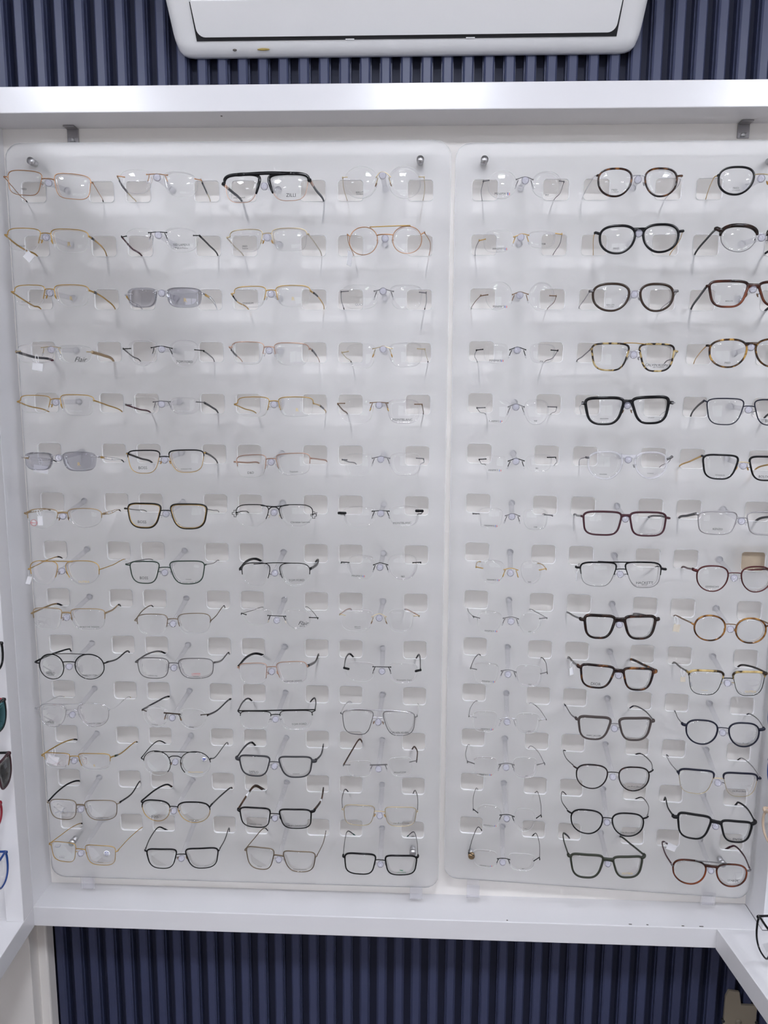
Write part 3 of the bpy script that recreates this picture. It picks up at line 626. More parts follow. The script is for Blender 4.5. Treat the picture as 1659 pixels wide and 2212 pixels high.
G(2,2,'rimless glasses with black bridge and burgundy left temple, second row, second column',(166.4,-107.2,50.6,39.5),(238.1,-107.2,59.1,40.1),[[132.0,-95.5,-99.7],[129.8,-41.6,-109.5],[132.0,3.0,-115.1],[138.0,29.0,-148.1]],
 [[269.2,-98.5,-99.0],[272.0,-48.5,-105.3],[274.9,3.0,-114.8],[268.9,29.0,-147.8]],
 'navig','N','black',('burg','burg',0.9,1.8),{'br':[[183.2,-105.6,-95.2],[199.6,-106.0,-94.0],[214.8,-106.3,-95.4]],
 'eL':[[142.6,-103.7,-100.0],[135.1,-103.6,-100.8]],
 'eR':[[260.5,-106.3,-99.9],[271.5,-106.6,-99.5]],
 'tR':('black','black',0.9,1.8),'T':[('R','TED LAPIDUS',239.4,-115.8,3.62,'ink'),('R','Made in France',239.3,-120.9,2.65,'ink')],'ty':-0.022})
G(2,3,'champagne half-rim glasses with cream temples and amber pads, second row, third column',(350.4,-108.0,57.5,37.0),(425.6,-107.5,60.3,37.9),[[315.6,-92.3,-101.3],[318.6,-52.7,-107.8],[322.8,3.0,-115.4],[328.8,29.0,-148.4]],
 [[458.2,-101.6,-97.9],[463.9,-48.1,-104.4],[468.0,3.0,-115.6],[462.0,29.0,-148.6]],
 'rect','S','champ',('cream','black',0.88,1.4),{'T':[('L','FRED',348.5,-117.8,2.89,'ink'),('L','Titanium',348.9,-121.2,2.17,'ink')],'pads':'amber','ty':-0.066})
G(2,4,'copper round double-bridge glasses with bright gold top bar, second row, fourth column',(551.9,-108.7,49.7,46.7),(626.3,-107.7,50.8,45.7),[[524.0,-93.7,-97.1],[522.9,-59.7,-104.4],[527.4,3.0,-115.7],[533.4,29.0,-148.7]],
 [[655.7,-100.4,-95.3],[666.6,-49.3,-102.8],[665.4,3.0,-115.8],[659.4,29.0,-148.8]],
 'round','F','copper',('copper','black',0.82,0.9),{'db':[[562.6,-104.7,-86.8],[596.7,-106.4,-85.7],[631.8,-108.2,-85.1]],
 'dbm':'gold','pads':'clear','ty':-0.051})
G(2,5,'rimless glasses with gold-brown fittings and black temple tips, second row, fifth column',(779.6,-110.2,48.4,35.7),(853.0,-107.4,46.4,27.3),[[748.9,-96.0,-107.3],[747.0,-50.1,-110.9],[750.0,3.0,-117.2],[756.0,29.0,-150.2]],
 [[887.6,-98.1,-97.6],[892.4,-53.3,-106.0],[890.3,3.0,-115.7],[884.3,29.0,-148.7]],
 'softrect','N','gold',('gun','black',0.85,0.9),{'br':[[805.9,-105.8,-103.7],[813.9,-106.0,-100.6],[818.0,-106.0,-98.6],[823.7,-106.1,-99.1],[830.6,-106.2,-101.0]],
 'eL':[[758.6,-104.1,-106.4],[748.3,-104.0,-108.5]],
 'eR':[[876.3,-105.9,-97.6],[886.1,-106.0,-98.4]],
 'T':[('L', "MINIMA'5",781.2,-122.7,3.52,'ink'),('R','938',856.2,-115.3,3.16,'ink')],'ty':-0.015})
G(2,6,'glossy black round glasses with gold hinges and temples, second row, sixth column',(980.5,-106.9,59.9,48.4),(1049.8,-106.7,60.3,48.0),[[945.3,-88.2,-94.0],[946.8,-69.4,-100.2],[963.6,3.0,-114.9],[969.6,29.0,-147.9]],
 [[1086.0,-106.3,-95.1],[1096.7,-56.9,-102.1],[1101.0,3.0,-114.1],[1095.0,29.0,-147.1]],
 'panto','F','black',('gold','black',0.85,1.0),{'rw':(2.0,1.7),'pad':None, 'T':[('L','FRED',978.8,-122.1,3.23,'ink')],'ty':-0.129})
G(2,7,'dark tortoise clubmaster glasses cut by right frame edge, second row, seventh column',(1178.2,-107.0,60.5,44.7),(1256.5,-108.6,60.1,44.6),[[1141.1,-104.3,-91.0],[1144.0,-63.1,-96.4],[1145.3,3.0,-114.1],[1151.3,29.0,-147.1]],
 [[1298.4,-88.9,-91.2],[1286.2,-50.5,-105.2],[1268.6,3.0,-113.5],[1262.6,29.0,-146.5]],
 'panto','B','dtort',('black','black',0.9,2.2),{'lo':'gun','rw':(3.0,0.6),'seg':(0.25,0.1),'brm':'silver','ty':0.098})
G(3,1,'gold half-rim glasses with curved gold temples and ring detail, third row, first column',(-33.1,-199.4,56.2,35.4),(42.2,-199.6,60.7,36.2),[[-68.6,-95.0,-192.5],[-68.6,-57.8,-200.7],[-67.8,-20.8,-207.9],[-65.7,3.0,-211.1],[-59.7,29.0,-244.1]],
 [[72.6,-98.9,-190.7],[74.1,-74.3,-192.1],[76.6,-39.3,-198.4],[76.8,3.0,-210.9],[70.8,29.0,-243.9]],
 'rect','S','gold',('gold','black',0.8,1.5),{'T':[('L','TITANIUM',-39.6,-210.7,2.65,'ink'),('R','R',42.8,-205.2,6.75,'goldink')],'pads':'gold','inl':('gun',0.18,0.26,1.7,1),'ty':-0.028})
G(3,2,'grey-tinted rimless glasses with silver lattice temples, third row, second column',(167.5,-203.2,52.8,33.4),(239.8,-202.8,61.7,34.2),[[135.3,-99.3,-197.5],[128.8,-50.6,-205.6],[128.4,3.0,-210.9],[134.4,29.0,-243.9]],
 [[272.2,-94.6,-195.3],[274.8,-51.2,-199.6],[270.3,3.0,-211.9],[264.3,29.0,-244.9]],
 'softrect','N','silver',('silver','silver',0.9,1.0),{'br':[[191.2,-106.4,-192.8],[201.7,-106.0,-190.5],[212.1,-105.7,-193.1]],
 'eL':[[150.0,-106.8,-197.3],[137.6,-107.2,-197.9]],
 'eR':[[262.8,-102.9,-194.1],[274.8,-102.5,-196.3]],
 'lat':1,'tint':'grey','T':[('R','R',242.6,-207.7,6.75,'goldink')],'ty':0.035})
G(3,3,'slim gold half-rim glasses with pinkish lenses, third row, third column',(355.2,-201.4,56.9,35.5),(430.9,-200.7,59.7,35.8),[[320.9,-91.8,-195.4],[322.4,-53.0,-204.5],[329.5,3.0,-210.6],[335.5,29.0,-243.6]],
 [[461.6,-102.0,-192.1],[466.9,-67.4,-194.5],[472.1,-27.7,-202.6],[471.6,3.0,-211.7],[465.6,29.0,-244.7]],
 'rect','S','gold',('gold','black',0.85,1.4),{'T':[('L','TITANIUM',351.5,-212.4,3.13,'ink'),('R','R',431.4,-205.8,6.27,'goldink')],'pads':'clear','inl':('black',0.1,0.28,1.2),'ty':-0.072})
G(3,4,'rimless rectangular glasses with dark temples and black tips, third row, fourth column',(546.6,-201.8,62.6,40.7),(625.5,-201.8,56.3,41.3),[[513.1,-98.5,-192.3],[509.0,-48.0,-201.4],[509.1,3.0,-211.6],[515.1,29.0,-244.6]],
 [[659.9,-95.5,-193.4],[661.0,-43.3,-203.1],[658.6,3.0,-211.9],[652.6,29.0,-244.9]],
 'softrect','N','gun',('gun','black',0.6,1.0),{'br':[[571.0,-106.3,-192.2],[579.0,-106.2,-190.4],[585.9,-106.0,-187.2],[593.9,-105.9,-190.3],[603.6,-105.7,-192.5]],
 'eL':[[526.1,-106.3,-192.2],[513.4,-106.5,-192.7]],
 'eR':[[648.5,-103.8,-193.6],[659.8,-103.5,-194.4]],
 'T':[('L','GUCCI',546.8,-214.9,4.1,'greyink')],'ty':0.02})
G(3,5,'round rimless glasses with thin brown temples angled left, third row, fifth column',(783.5,-200.2,44.1,47.3),(856.7,-200.5,42.4,47.6),[[753.5,-99.3,-198.7],[747.2,-46.7,-204.0],[744.3,3.0,-213.2],[750.3,29.0,-246.2]],
 [[882.6,-94.8,-198.9],[885.1,-58.6,-205.3],[882.9,3.0,-212.6],[876.9,29.0,-245.6]],
 'round','N','brown',('brown','brown',0.9,0.75),{'br':[[806.6,-106.5,-197.9],[814.4,-106.2,-194.7],[819.4,-106.0,-193.2],[825.2,-105.8,-194.6],[833.1,-105.5,-197.3]],
 'eL':[[764.8,-106.9,-198.0],[752.4,-107.3,-199.7]],
 'eR':[[870.4,-103.2,-199.1],[881.2,-102.9,-199.1]],
 'T':[('L', "MINIMA'5",784.0,-217.7,3.52,'ink')],'ty':0.035})
G(3,6,'dark brown round acetate glasses with grey end pieces, third row, sixth column',(973.6,-201.7,63.5,48.3),(1049.8,-202.2,59.1,48.1),[[939.1,-95.1,-191.1],[939.8,-56.0,-198.7],[941.2,3.0,-211.1],[947.2,29.0,-244.1]],
 [[1085.2,-99.0,-191.0],[1090.5,-53.5,-200.8],[1090.0,3.0,-210.7],[1084.0,29.0,-243.7]],
 'panto','F','dbrown',('grey','grey',0.9,1.0),{'rw':(2.0,1.7),'brm':'silver','T':[('L','BERLUTI',972.5,-214.9,2.59,'ink'),('L','TITANIUM',972.7,-217.9,1.72,'ink')],'pads':'grey','lug':'gun','ty':-0.027})
G(3,7,'red-brown acetate glasses with dark grey temple at right edge, third row, seventh column',(1169.5,-196.2,66.5,46.0),(1250.2,-195.9,65.2,43.5),[[1135.0,-97.0,-182.8],[1139.4,-51.9,-194.0],[1145.1,3.0,-210.2],[1151.1,29.0,-243.2]],
 [[1289.7,-97.0,-184.8],[1288.7,-48.8,-200.7],[1279.6,3.0,-211.5],[1273.6,29.0,-244.5]],
 'way','F','redbrown',('dgrey','dgrey',0.9,2.6),{'rw':(2.2,1.7),'T':[('L','BERLUTI',1170.0,-208.4,2.37,'ink')],'pads':'brown','ty':-0.0})
G(4,1,'rimless glasses with wide brown temples and white hang tag, fourth row, first column',(-29.8,-299.6,70.9,33.0),(42.4,-300.6,62.3,32.4),[[-69.8,-91.4,-295.4],[-59.4,-47.3,-302.7],[-48.4,3.0,-307.0],[-42.4,29.0,-340.0]],
 [[71.6,-101.4,-296.2],[69.5,-46.6,-299.0],[68.9,3.0,-306.6],[62.9,29.0,-339.6]],
 'softrect','N','champ',('dgrey','burg',0.62,2.4),{'br':[[-16.9,-104.1,-288.8],[0.7,-105.4,-286.9],[17.9,-106.6,-289.3]],
 'eL':[[-57.9,-100.3,-294.7],[-64.9,-99.8,-295.2]],
 'eR':[[66.0,-109.0,-295.9],[76.3,-109.7,-296.6]],
 'tR':('bronze','burg',0.85,2.8),'T':[('R','Flair',53.4,-309.6,8.68,'ink')],'ty':-0.07})
G(4,2,'rimless round-lens glasses with slim black temples, fourth row, second column',(163.1,-297.1,49.9,46.1),(236.8,-298.0,49.6,47.3),[[128.0,-100.7,-290.0],[122.2,-40.7,-300.5],[121.2,3.0,-307.6],[127.2,29.0,-340.6]],
 [[269.0,-93.5,-293.2],[267.4,-47.8,-298.4],[262.5,3.0,-307.1],[256.5,29.0,-340.1]],
 'panto','N','black',('gun','dgrey',0.8,1.3),{'br':[[180.4,-107.0,-288.5],[198.1,-106.1,-285.7],[216.6,-105.2,-289.5]],
 'eL':[[143.1,-108.0,-289.9],[129.8,-108.6,-290.4]],
 'eR':[[255.3,-102.2,-291.5],[271.2,-101.4,-292.8]],
 'T':[('R','TOM FORD',237.3,-312.4,4.1,'ink')],'ty':0.051})
G(4,3,'rose-gold half-rim glasses with slate-banded temples, fourth row, third column',(349.5,-297.1,57.3,39.0),(426.6,-298.7,60.7,39.0),[[315.6,-95.8,-286.3],[314.7,-55.7,-295.3],[316.0,3.0,-307.6],[322.0,29.0,-340.6]],
 [[458.8,-98.2,-288.7],[461.6,-60.4,-294.3],[462.6,3.0,-308.8],[456.6,29.0,-341.8]],
 'rect','S','rose',('rose','black',0.8,1.1),{'seg':(-0.25,0.2),'inl':('slate',0.15,0.45,2.0),'T':[('R','CHOPARD',438.0,-312.8,2.41,'greyink')],'pads':'clear','ty':-0.016})
G(4,4,'rimless glasses with thin gold fittings and yellow pads, fourth row, fourth column',(547.8,-301.7,51.6,42.8),(625.5,-299.1,59.5,42.1),[[513.7,-92.5,-294.7],[517.3,-48.5,-301.8],[522.8,3.0,-308.5],[528.8,29.0,-341.5]],
 [[659.0,-101.7,-289.2],[662.8,-43.5,-298.7],[666.1,3.0,-308.0],[660.1,29.0,-341.0]],
 'softrect','N','champ',('champ','black',0.6,0.9),{'br':[[568.9,-105.0,-289.2],[579.4,-105.7,-286.5],[586.4,-106.1,-284.2],[593.4,-106.6,-286.5],[602.0,-107.1,-288.8]],
 'eL':[[525.5,-101.3,-293.3],[514.4,-100.6,-295.1]],
 'eR':[[646.0,-108.9,-288.8],[658.9,-109.7,-289.2]],
 'T':[('L','GUCCI',546.7,-314.6,4.34,'greyink')],'pads':'amber','ty':-0.063})
G(4,5,'rimless rectangular glasses with black fittings, left temple curled, fourth row, fifth column',(781.8,-295.4,41.8,35.0),(860.8,-295.9,44.1,32.9),[[748.6,-96.2,-290.4],[749.0,-52.0,-298.6],[759.0,3.0,-308.9],[765.0,29.0,-341.9]],
 [[888.5,-97.8,-290.4],[888.1,-47.9,-301.3],[881.1,3.0,-307.6],[875.1,29.0,-340.6]],
 'softrect','N','black',('gun','black',0.75,0.85),{'br':[[804.9,-105.8,-289.9],[813.2,-105.9,-286.5],[818.2,-106.0,-285.3],[824.0,-106.0,-286.9],[832.0,-106.1,-289.9]],
 'eL':[[759.0,-104.3,-289.2],[747.6,-104.2,-290.4]],
 'eR':[[875.9,-105.6,-290.2],[887.1,-105.8,-290.8]],
 'T':[('L', "MINIMA'5",780.5,-308.3,3.52,'ink'),('R','936',860.0,-309.4,2.81,'ink')],'ty':-0.012})
G(4,6,'yellow and black tortoise square double-bridge glasses, fourth row, sixth column',(977.2,-301.1,64.6,48.4),(1055.4,-302.1,61.7,48.7),[[945.3,-94.6,-287.9],[942.9,-42.5,-297.6],[940.9,3.0,-306.7],[946.9,29.0,-339.7]],
 [[1090.9,-99.5,-291.8],[1101.2,-47.6,-301.4],[1104.0,3.0,-306.1],[1098.0,29.0,-339.1]],
 'square','F','ltort',('gun','silver',0.85,1.2),{'rw':(1.6,1.4),'db':[[998.6,-105.4,-278.1],[1013.6,-105.9,-277.9],[1034.7,-106.6,-279.7]],
 'dbm':'gold','dbw':0.8,'brm':'silver','T':[('R','CALVIN KLEIN',1055.0,-315.0,4.31,'ink'),('R','200 TITANIUM',1058.7,-318.8,2.15,'ink')],'pads':'grey','ty':-0.034})
G(4,7,'tortoise oval glasses with gold temple at right edge, fourth row, seventh column',(1177.7,-294.3,61.7,49.6),(1249.7,-293.6,60.5,49.3),[[1144.9,-88.2,-280.8],[1146.9,-54.4,-290.1],[1156.8,3.0,-305.9],[1162.8,29.0,-338.9]],
 [[1286.4,-106.7,-282.5],[1298.9,-52.1,-291.6],[1308.7,3.0,-305.9],[1302.7,29.0,-338.9]],
 'panto','F','ltort2',('gold','gold',0.9,1.1),{'rw':(1.7,1.4),'pad':None, 'T':[('L','FRED',1177.1,-310.6,3.02,'ink')],'ty':-0.131})
G(5,1,'amber-gold half-rim glasses with long gold temples, fifth row, first column',(-36.3,-387.8,58.0,31.3),(42.3,-389.2,61.6,37.5),[[-73.0,-90.8,-383.8],[-68.3,-58.8,-392.3],[-62.1,3.0,-403.9],[-56.1,29.0,-436.9]],
 [[71.3,-102.6,-380.4],[73.8,-55.8,-388.6],[81.9,3.0,-403.3],[75.9,29.0,-436.3]],
 'rect','S','gold',('gold','brown',0.82,1.3),{'T':[('R','HENRY JULLIEN',41.2,-399.4,2.41,'faint')],'pads':'gold','ty':-0.082})
G(5,2,'rimless glasses with burgundy left temple and dark bridge, fifth row, second column',(163.2,-388.9,46.3,31.1),(234.2,-389.0,52.1,29.8),[[125.5,-94.4,-387.8],[131.0,-42.1,-397.0],[136.6,3.0,-404.2],[142.6,29.0,-437.2]],
 [[269.1,-99.5,-383.5],[268.3,-47.6,-391.9],[267.0,3.0,-403.9],[261.0,29.0,-436.9]],
 'softrect','N','gun',('burg','burg',0.9,1.6),{'br':[[179.6,-105.4,-382.6],[194.3,-105.9,-381.1],[210.0,-106.4,-382.0]],
 'eL':[[137.6,-102.9,-387.6],[127.8,-102.5,-387.9]],
 'eR':[[256.2,-107.1,-382.1],[271.3,-107.6,-383.0]],
 'tR':('dgrey','burg',0.72,1.9),'T':[('R','HENRY JULLIEN',235.3,-398.2,2.65,'faint'),('R','Made in France',235.1,-403.0,2.41,'faint')],'pads':'clear','ty':-0.035})
G(5,3,'yellow-gold half-rim glasses with knotted right temple, fifth row, third column',(356.8,-390.4,58.1,35.3),(433.7,-389.7,61.8,35.0),[[321.0,-88.7,-386.2],[330.1,-52.2,-394.4],[340.9,3.0,-404.4],[346.9,29.0,-437.4]],
 [[464.3,-104.9,-383.3],[470.1,-56.1,-388.1],[474.6,-17.5,-397.1],[473.7,3.0,-404.0],[467.7,29.0,-437.0]],
 'rect','S','gold',('gold','dgreen',0.8,1.2),{'inl':('gun',0.25,0.4,1.7,1),'T':[('R','R',436.5,-395.0,6.27,'goldink')],'pads':'clear','ty':-0.113})
G(5,4,'rimless glasses with flat gold-brown temples folded inward, fifth row, fourth column',(540.8,-396.3,59.2,43.2),(623.0,-396.5,58.0,43.2),[[505.9,-93.2,-383.8],[510.4,-42.1,-395.9],[515.6,3.0,-405.3],[521.6,29.0,-438.3]],
 [[655.4,-100.7,-384.5],[657.8,-42.6,-394.9],[658.6,3.0,-404.3],[652.6,29.0,-437.3]],
 'softrect','N','brown',('brown','gun',0.6,1.4),{'br':[[564.6,-105.1,-381.7],[579.9,-105.9,-380.7],[595.6,-106.7,-381.8]],
 'eL':[[519.0,-101.8,-383.0],[506.2,-101.2,-383.3]],
 'eR':[[642.5,-108.0,-383.8],[655.3,-108.7,-383.7]],
 'T':[('R','MONTBLANC',621.2,-410.9,4.1,'ink')],'pads':'gold','ty':-0.05})
G(5,5,'panto rimless glasses with curled wire temples, fifth row, fifth column',(788.9,-397.1,41.4,44.5),(853.8,-396.4,41.8,44.2),[[752.3,-88.4,-389.7],[760.9,-52.9,-398.0],[777.1,3.0,-404.6],[783.1,29.0,-437.6]],
 [[888.7,-105.6,-387.6],[895.6,-57.5,-395.8],[896.4,3.0,-404.0],[890.4,29.0,-437.0]],
 'panto','N','gun',('gun','gun',0.9,0.7),{'br':[[805.6,-104.1,-387.3],[813.0,-105.0,-384.0],[818.7,-105.8,-382.3],[824.6,-106.5,-383.9],[832.5,-107.5,-387.1]],
 'eL':[[765.8,-98.1,-389.0],[751.6,-96.3,-389.6]],
 'eR':[[873.2,-111.6,-386.6],[887.3,-113.4,-387.1]],
 'T':[('L', "MINIMA'2",782.1,-412.6,3.16,'ink'),('R','968',852.6,-411.3,2.81,'ink')],'ty':-0.126})
G(5,6,'black wayfarer glasses with silver corner rivets, fifth row, sixth column',(973.1,-393.2,67.5,50.0),(1049.1,-391.1,64.8,49.3),[[937.3,-87.8,-380.2],[938.3,-58.0,-388.0],[954.5,3.0,-404.0],[960.5,29.0,-437.0]],
 [[1085.8,-106.4,-378.6],[1097.2,-58.8,-390.2],[1101.0,3.0,-403.0],[1095.0,29.0,-436.0]],
 'way','F','black',('silver','silver',0.9,0.9),{'rw':(2.6,1.9),'T':[('L','RINOZIMA',972.6,-406.8,2.15,'ink'),('R','TITANIUM',1050.0,-404.5,1.72,'ink')],'pads':'brown','rivet':1,'ty':-0.125})
G(5,7,'navy thin square glasses with dark grey temple at edge, fifth row, seventh column',(1178.8,-393.1,62.0,47.1),(1256.1,-393.9,60.8,45.9),[[1144.9,-92.7,-374.8],[1148.5,-50.1,-385.8],[1157.6,3.0,-402.7],[1163.6,29.0,-435.7]],
 [[1292.7,-101.7,-375.9],[1297.6,-50.0,-390.2],[1295.8,3.0,-402.2],[1289.8,29.0,-435.2]],
 'square','F','navy',('dgrey','black',0.85,2.0),{'rw':(1.2,1.0),'T':[('R','BOSS',1252.0,-408.8,4.74,'ink')],'ty':-0.061})
G(6,1,'grey-tinted rimless glasses with silver and gold lattice temples, sixth row, first column',(-35.9,-490.0,56.1,32.7),(41.0,-489.1,63.4,35.4),[[-71.6,-91.2,-483.8],[-63.8,-55.0,-489.9],[-54.7,3.0,-499.0],[-48.7,29.0,-532.0]],
 [[75.2,-102.8,-481.1],[74.8,-51.9,-488.2],[78.8,3.0,-497.8],[72.8,29.0,-530.8]],
 'softrect','N','silver',('silver','dgrey',0.62,1.0),{'br':[[-13.4,-104.8,-480.5],[2.8,-106.1,-478.1],[19.2,-107.4,-480.7]],
 'eL':[[-56.9,-100.4,-482.5],[-67.7,-99.5,-483.1]],
 'eR':[[64.3,-110.0,-480.2],[78.6,-111.1,-480.4]],
 'lat':1,'tint':'grey','T':[('R','R',41.5,-494.2,6.75,'goldink')],'ty':-0.079})
G(6,2,'black-browed glasses with thin gold lower rims, sixth row, second column',(157.2,-489.1,60.2,42.7),(235.3,-487.1,63.0,41.5),[[124.7,-95.2,-475.2],[129.9,-42.8,-488.4],[135.3,3.0,-499.9],[141.3,29.0,-532.9]],
 [[267.9,-98.8,-472.1],[267.1,-47.9,-483.3],[263.6,3.0,-500.1],[257.6,29.0,-533.1]],
 'square','B','black',('black','black',0.9,1.9),{'lo':'gold','rw':(1.2,0.6),'seg':(0.2,0.35),'brm':'black','T':[('L','BOSS',155.6,-500.1,5.3,'ink'),('L','HUGO BOSS',155.5,-503.7,1.69,'greyink'),('R','STAINLESS STEEL',235.3,-501.1,1.93,'ink')],'pads':'amber','ty':-0.025})
G(6,3,'rose-gold half-rim glasses with straight level temples, sixth row, third column',(351.3,-495.2,55.6,39.8),(428.0,-490.6,61.6,39.3),[[317.4,-87.0,-489.2],[331.6,-46.2,-494.1],[344.7,3.0,-499.9],[350.7,29.0,-532.9]],
 [[458.2,-106.8,-479.8],[466.8,-45.3,-486.8],[476.3,3.0,-496.3],[470.3,29.0,-529.3]],
 'rect','S','rose',('rose','dgrey',0.8,1.5),{'seg':(-0.4,-0.1),'T':[('L','D&D',349.7,-507.4,4.34,'ink'),('R','Titanium',429.4,-503.6,3.13,'ink')],'pads':'clear','ty':-0.14})
G(6,4,'rimless glasses with grey twisted temples, sixth row, fourth column',(543.2,-491.0,50.3,39.8),(627.2,-489.2,55.6,40.9),[[513.7,-93.4,-482.8],[522.0,-50.1,-490.8],[532.2,3.0,-500.2],[538.2,29.0,-533.2]],
 [[659.2,-100.9,-480.0],[660.3,-56.7,-489.5],[654.0,3.0,-500.4],[648.0,29.0,-533.4]],
 'softrect','N','gun',('grey','grey',0.9,1.2),{'br':[[568.4,-105.2,-479.0],[575.5,-105.6,-477.5],[583.4,-106.0,-475.5],[591.0,-106.4,-476.8],[599.3,-106.8,-478.6]],
 'eL':[[522.9,-101.9,-482.5],[514.0,-101.4,-482.2]],
 'eR':[[646.6,-108.2,-478.0],[659.1,-108.9,-478.8]],
 'ty':-0.051})
G(6,5,'wide rimless glasses with black fittings and short curled temples, sixth row, fifth column',(785.4,-488.3,41.5,29.8),(860.8,-484.8,45.6,30.8),[[758.6,-88.2,-481.2],[766.2,-49.0,-492.0],[779.6,3.0,-500.6],[785.6,29.0,-533.6]],
 [[890.4,-106.6,-475.1],[902.7,-51.0,-487.3],[907.3,3.0,-499.9],[901.3,29.0,-532.9]],
 'softrect','N','black',('gun','black',0.85,0.8),{'br':[[808.4,-104.1,-481.9],[815.8,-105.2,-478.8],[821.7,-106.0,-476.9],[827.6,-106.8,-478.5],[835.2,-107.9,-481.0]],
 'eL':[[769.8,-97.7,-479.3],[757.6,-96.0,-480.2]],
 'eR':[[875.3,-112.5,-474.4],[889.0,-114.4,-474.1]],
 'T':[('L', "MINIMA'5",782.8,-498.9,2.99,'ink'),('R','981',857.9,-493.9,2.64,'ink')],'ty':-0.14})
G(6,6,'clear transparent acetate round glasses, sixth row, sixth column',(978.4,-488.2,60.8,51.4),(1056.0,-486.9,57.9,48.9),[[946.7,-91.2,-475.2],[944.8,-49.5,-482.3],[954.9,3.0,-500.2],[960.9,29.0,-533.2]],
 [[1092.0,-103.3,-471.7],[1101.6,-56.8,-485.7],[1105.4,3.0,-500.4],[1099.4,29.0,-533.4]],
 'panto','F','clear',('gun','gun',0.9,0.8),{'rw':(1.8,1.7),'T':[('L','RINOZIMA',975.4,-504.1,1.94,'ink'),('R','TITANIUM',1055.0,-501.1,1.72,'ink')],'pads':'grey','lug':'gun','ty':-0.084})
G(6,7,'black square glasses with gold temples at right edge, sixth row, seventh column',(1175.7,-488.6,62.5,45.0),(1255.6,-491.0,62.4,44.5),[[1145.3,-99.6,-470.1],[1144.0,-47.9,-483.9],[1140.6,3.0,-499.6],[1146.6,29.0,-532.6]],
 [[1290.1,-94.1,-472.4],[1289.0,-53.7,-486.4],[1284.9,3.0,-501.0],[1278.9,29.0,-534.0]],
 'square','F','black',('gold','gold',0.9,1.6),{'rw':(1.7,1.3),'brm':'champ','T':[('L','TITANIUM',1175.3,-503.3,2.59,'ink'),('R','BOLON',1252.6,-505.4,4.31,'ink')],'pads':'amber','ty':0.038})
G(7,1,'bronze half-rim glasses with pierced temples and red sticker, seventh row, first column',(-33.9,-594.2,57.2,35.2),(43.1,-593.2,61.3,36.1),[[-68.9,-99.1,-585.5],[-72.0,-46.7,-588.5],[-72.1,3.0,-595.4],[-66.1,29.0,-628.4]],
 [[72.0,-95.1,-586.5],[69.9,-49.7,-590.5],[67.9,3.0,-594.3],[61.9,29.0,-627.3]],
 'pilot','S','bronze',('bronze','dbrown',0.62,1.2),{'seg':(-0.1,-0.05),'brw':1.8,'lat':1,'pads':'brown','ty':0.028})
G(7,2,'black and gold double-rimmed square glasses with thin temples, seventh row, second column',(154.2,-587.0,64.0,47.7),(235.6,-587.3,67.9,47.9),[[116.8,-97.0,-575.0],[118.3,-44.6,-585.8],[121.0,3.0,-596.3],[127.0,29.0,-629.3]],
 [[267.7,-97.0,-575.0],[265.3,-48.6,-584.3],[263.3,3.0,-595.2],[257.3,29.0,-628.2]],
 'square','F','blackgold',('gun','dgrey',0.7,0.9),{'rw':(1.3,1.3),'brm':'black','inner':'gold','T':[('L','BOSS',150.3,-598.5,5.3,'ink'),('L','HUGO BOSS',150.1,-602.2,1.69,'greyink')],'pads':'clear','ty':0.0})
G(7,3,'black half-rim double-bridge glasses with cross-shaped hinges, seventh row, third column',(351.8,-584.6,59.3,40.8),(430.8,-584.0,59.9,40.5),[[321.6,-98.7,-580.5],[321.8,-45.1,-585.9],[322.6,3.0,-597.2],[328.6,29.0,-630.2]],
 [[460.6,-95.3,-582.3],[460.7,-38.7,-588.1],[453.5,3.0,-600.4],[447.5,29.0,-633.4]],
 'pilot','S','black',('black','dgrey',0.7,1.1),{'seg':(-0.4,-0.1),'db':[[368.0,-106.6,-565.6],[392.8,-106.0,-567.4],[418.1,-105.4,-564.5]],
 'dbm':'black','dbw':0.9,'arch':5,'cross':1,'T':[('R','Christian Lacroix',438.8,-595.5,3.62,'ink')],'pads':'cream','ty':0.024})
G(7,4,'rimless glasses with black block end pieces facing forward, seventh row, fourth column',(545.3,-584.5,58.9,37.9),(625.5,-582.1,54.4,37.7),[[507.9,-99.1,-579.3],[508.4,-53.3,-588.8],[510.1,3.0,-600.2],[516.1,29.0,-633.2]],
 [[658.6,-95.1,-574.5],[656.7,-58.1,-584.6],[649.6,3.0,-597.3],[643.6,29.0,-630.3]],
 'softrect','N','black',('dgrey','dgrey',0.9,1.3),{'br':[[568.8,-106.5,-573.8],[583.9,-106.1,-572.4],[598.7,-105.7,-573.3]],
 'eL':[[521.5,-106.7,-577.9],[508.3,-107.1,-578.0]],
 'eR':[[646.1,-103.4,-572.8],[658.5,-103.1,-573.0]],
 'ew':2.4,'T':[('R','MONTBLANC',622.3,-594.9,3.86,'ink')],'pads':'grey','ty':0.026})
G(7,5,'rimless glasses with level gunmetal temples seen end-on, seventh row, fifth column',(780.0,-584.8,42.2,37.8),(858.9,-584.8,43.0,38.7),[[749.5,-91.5,-578.1],[758.4,-51.2,-585.3],[770.0,3.0,-594.8],[776.0,29.0,-627.8]],
 [[889.5,-102.6,-578.6],[890.3,-47.0,-586.3],[889.3,3.0,-593.0],[883.3,29.0,-626.0]],
 'softrect','N','gun',('gun','black',0.85,0.9),{'br':[[806.0,-105.0,-579.2],[812.8,-105.5,-576.8],[817.8,-105.9,-575.1],[823.9,-106.4,-576.5],[830.8,-107.0,-579.3]],
 'eL':[[759.9,-100.3,-577.3],[748.9,-99.5,-576.9]],
 'eR':[[874.2,-109.4,-576.3],[888.1,-110.5,-577.4]],
 'T':[('L', "MINIMA'6",778.2,-598.5,3.16,'ink'),('R','104',859.0,-599.0,2.99,'ink')],'ty':-0.079})
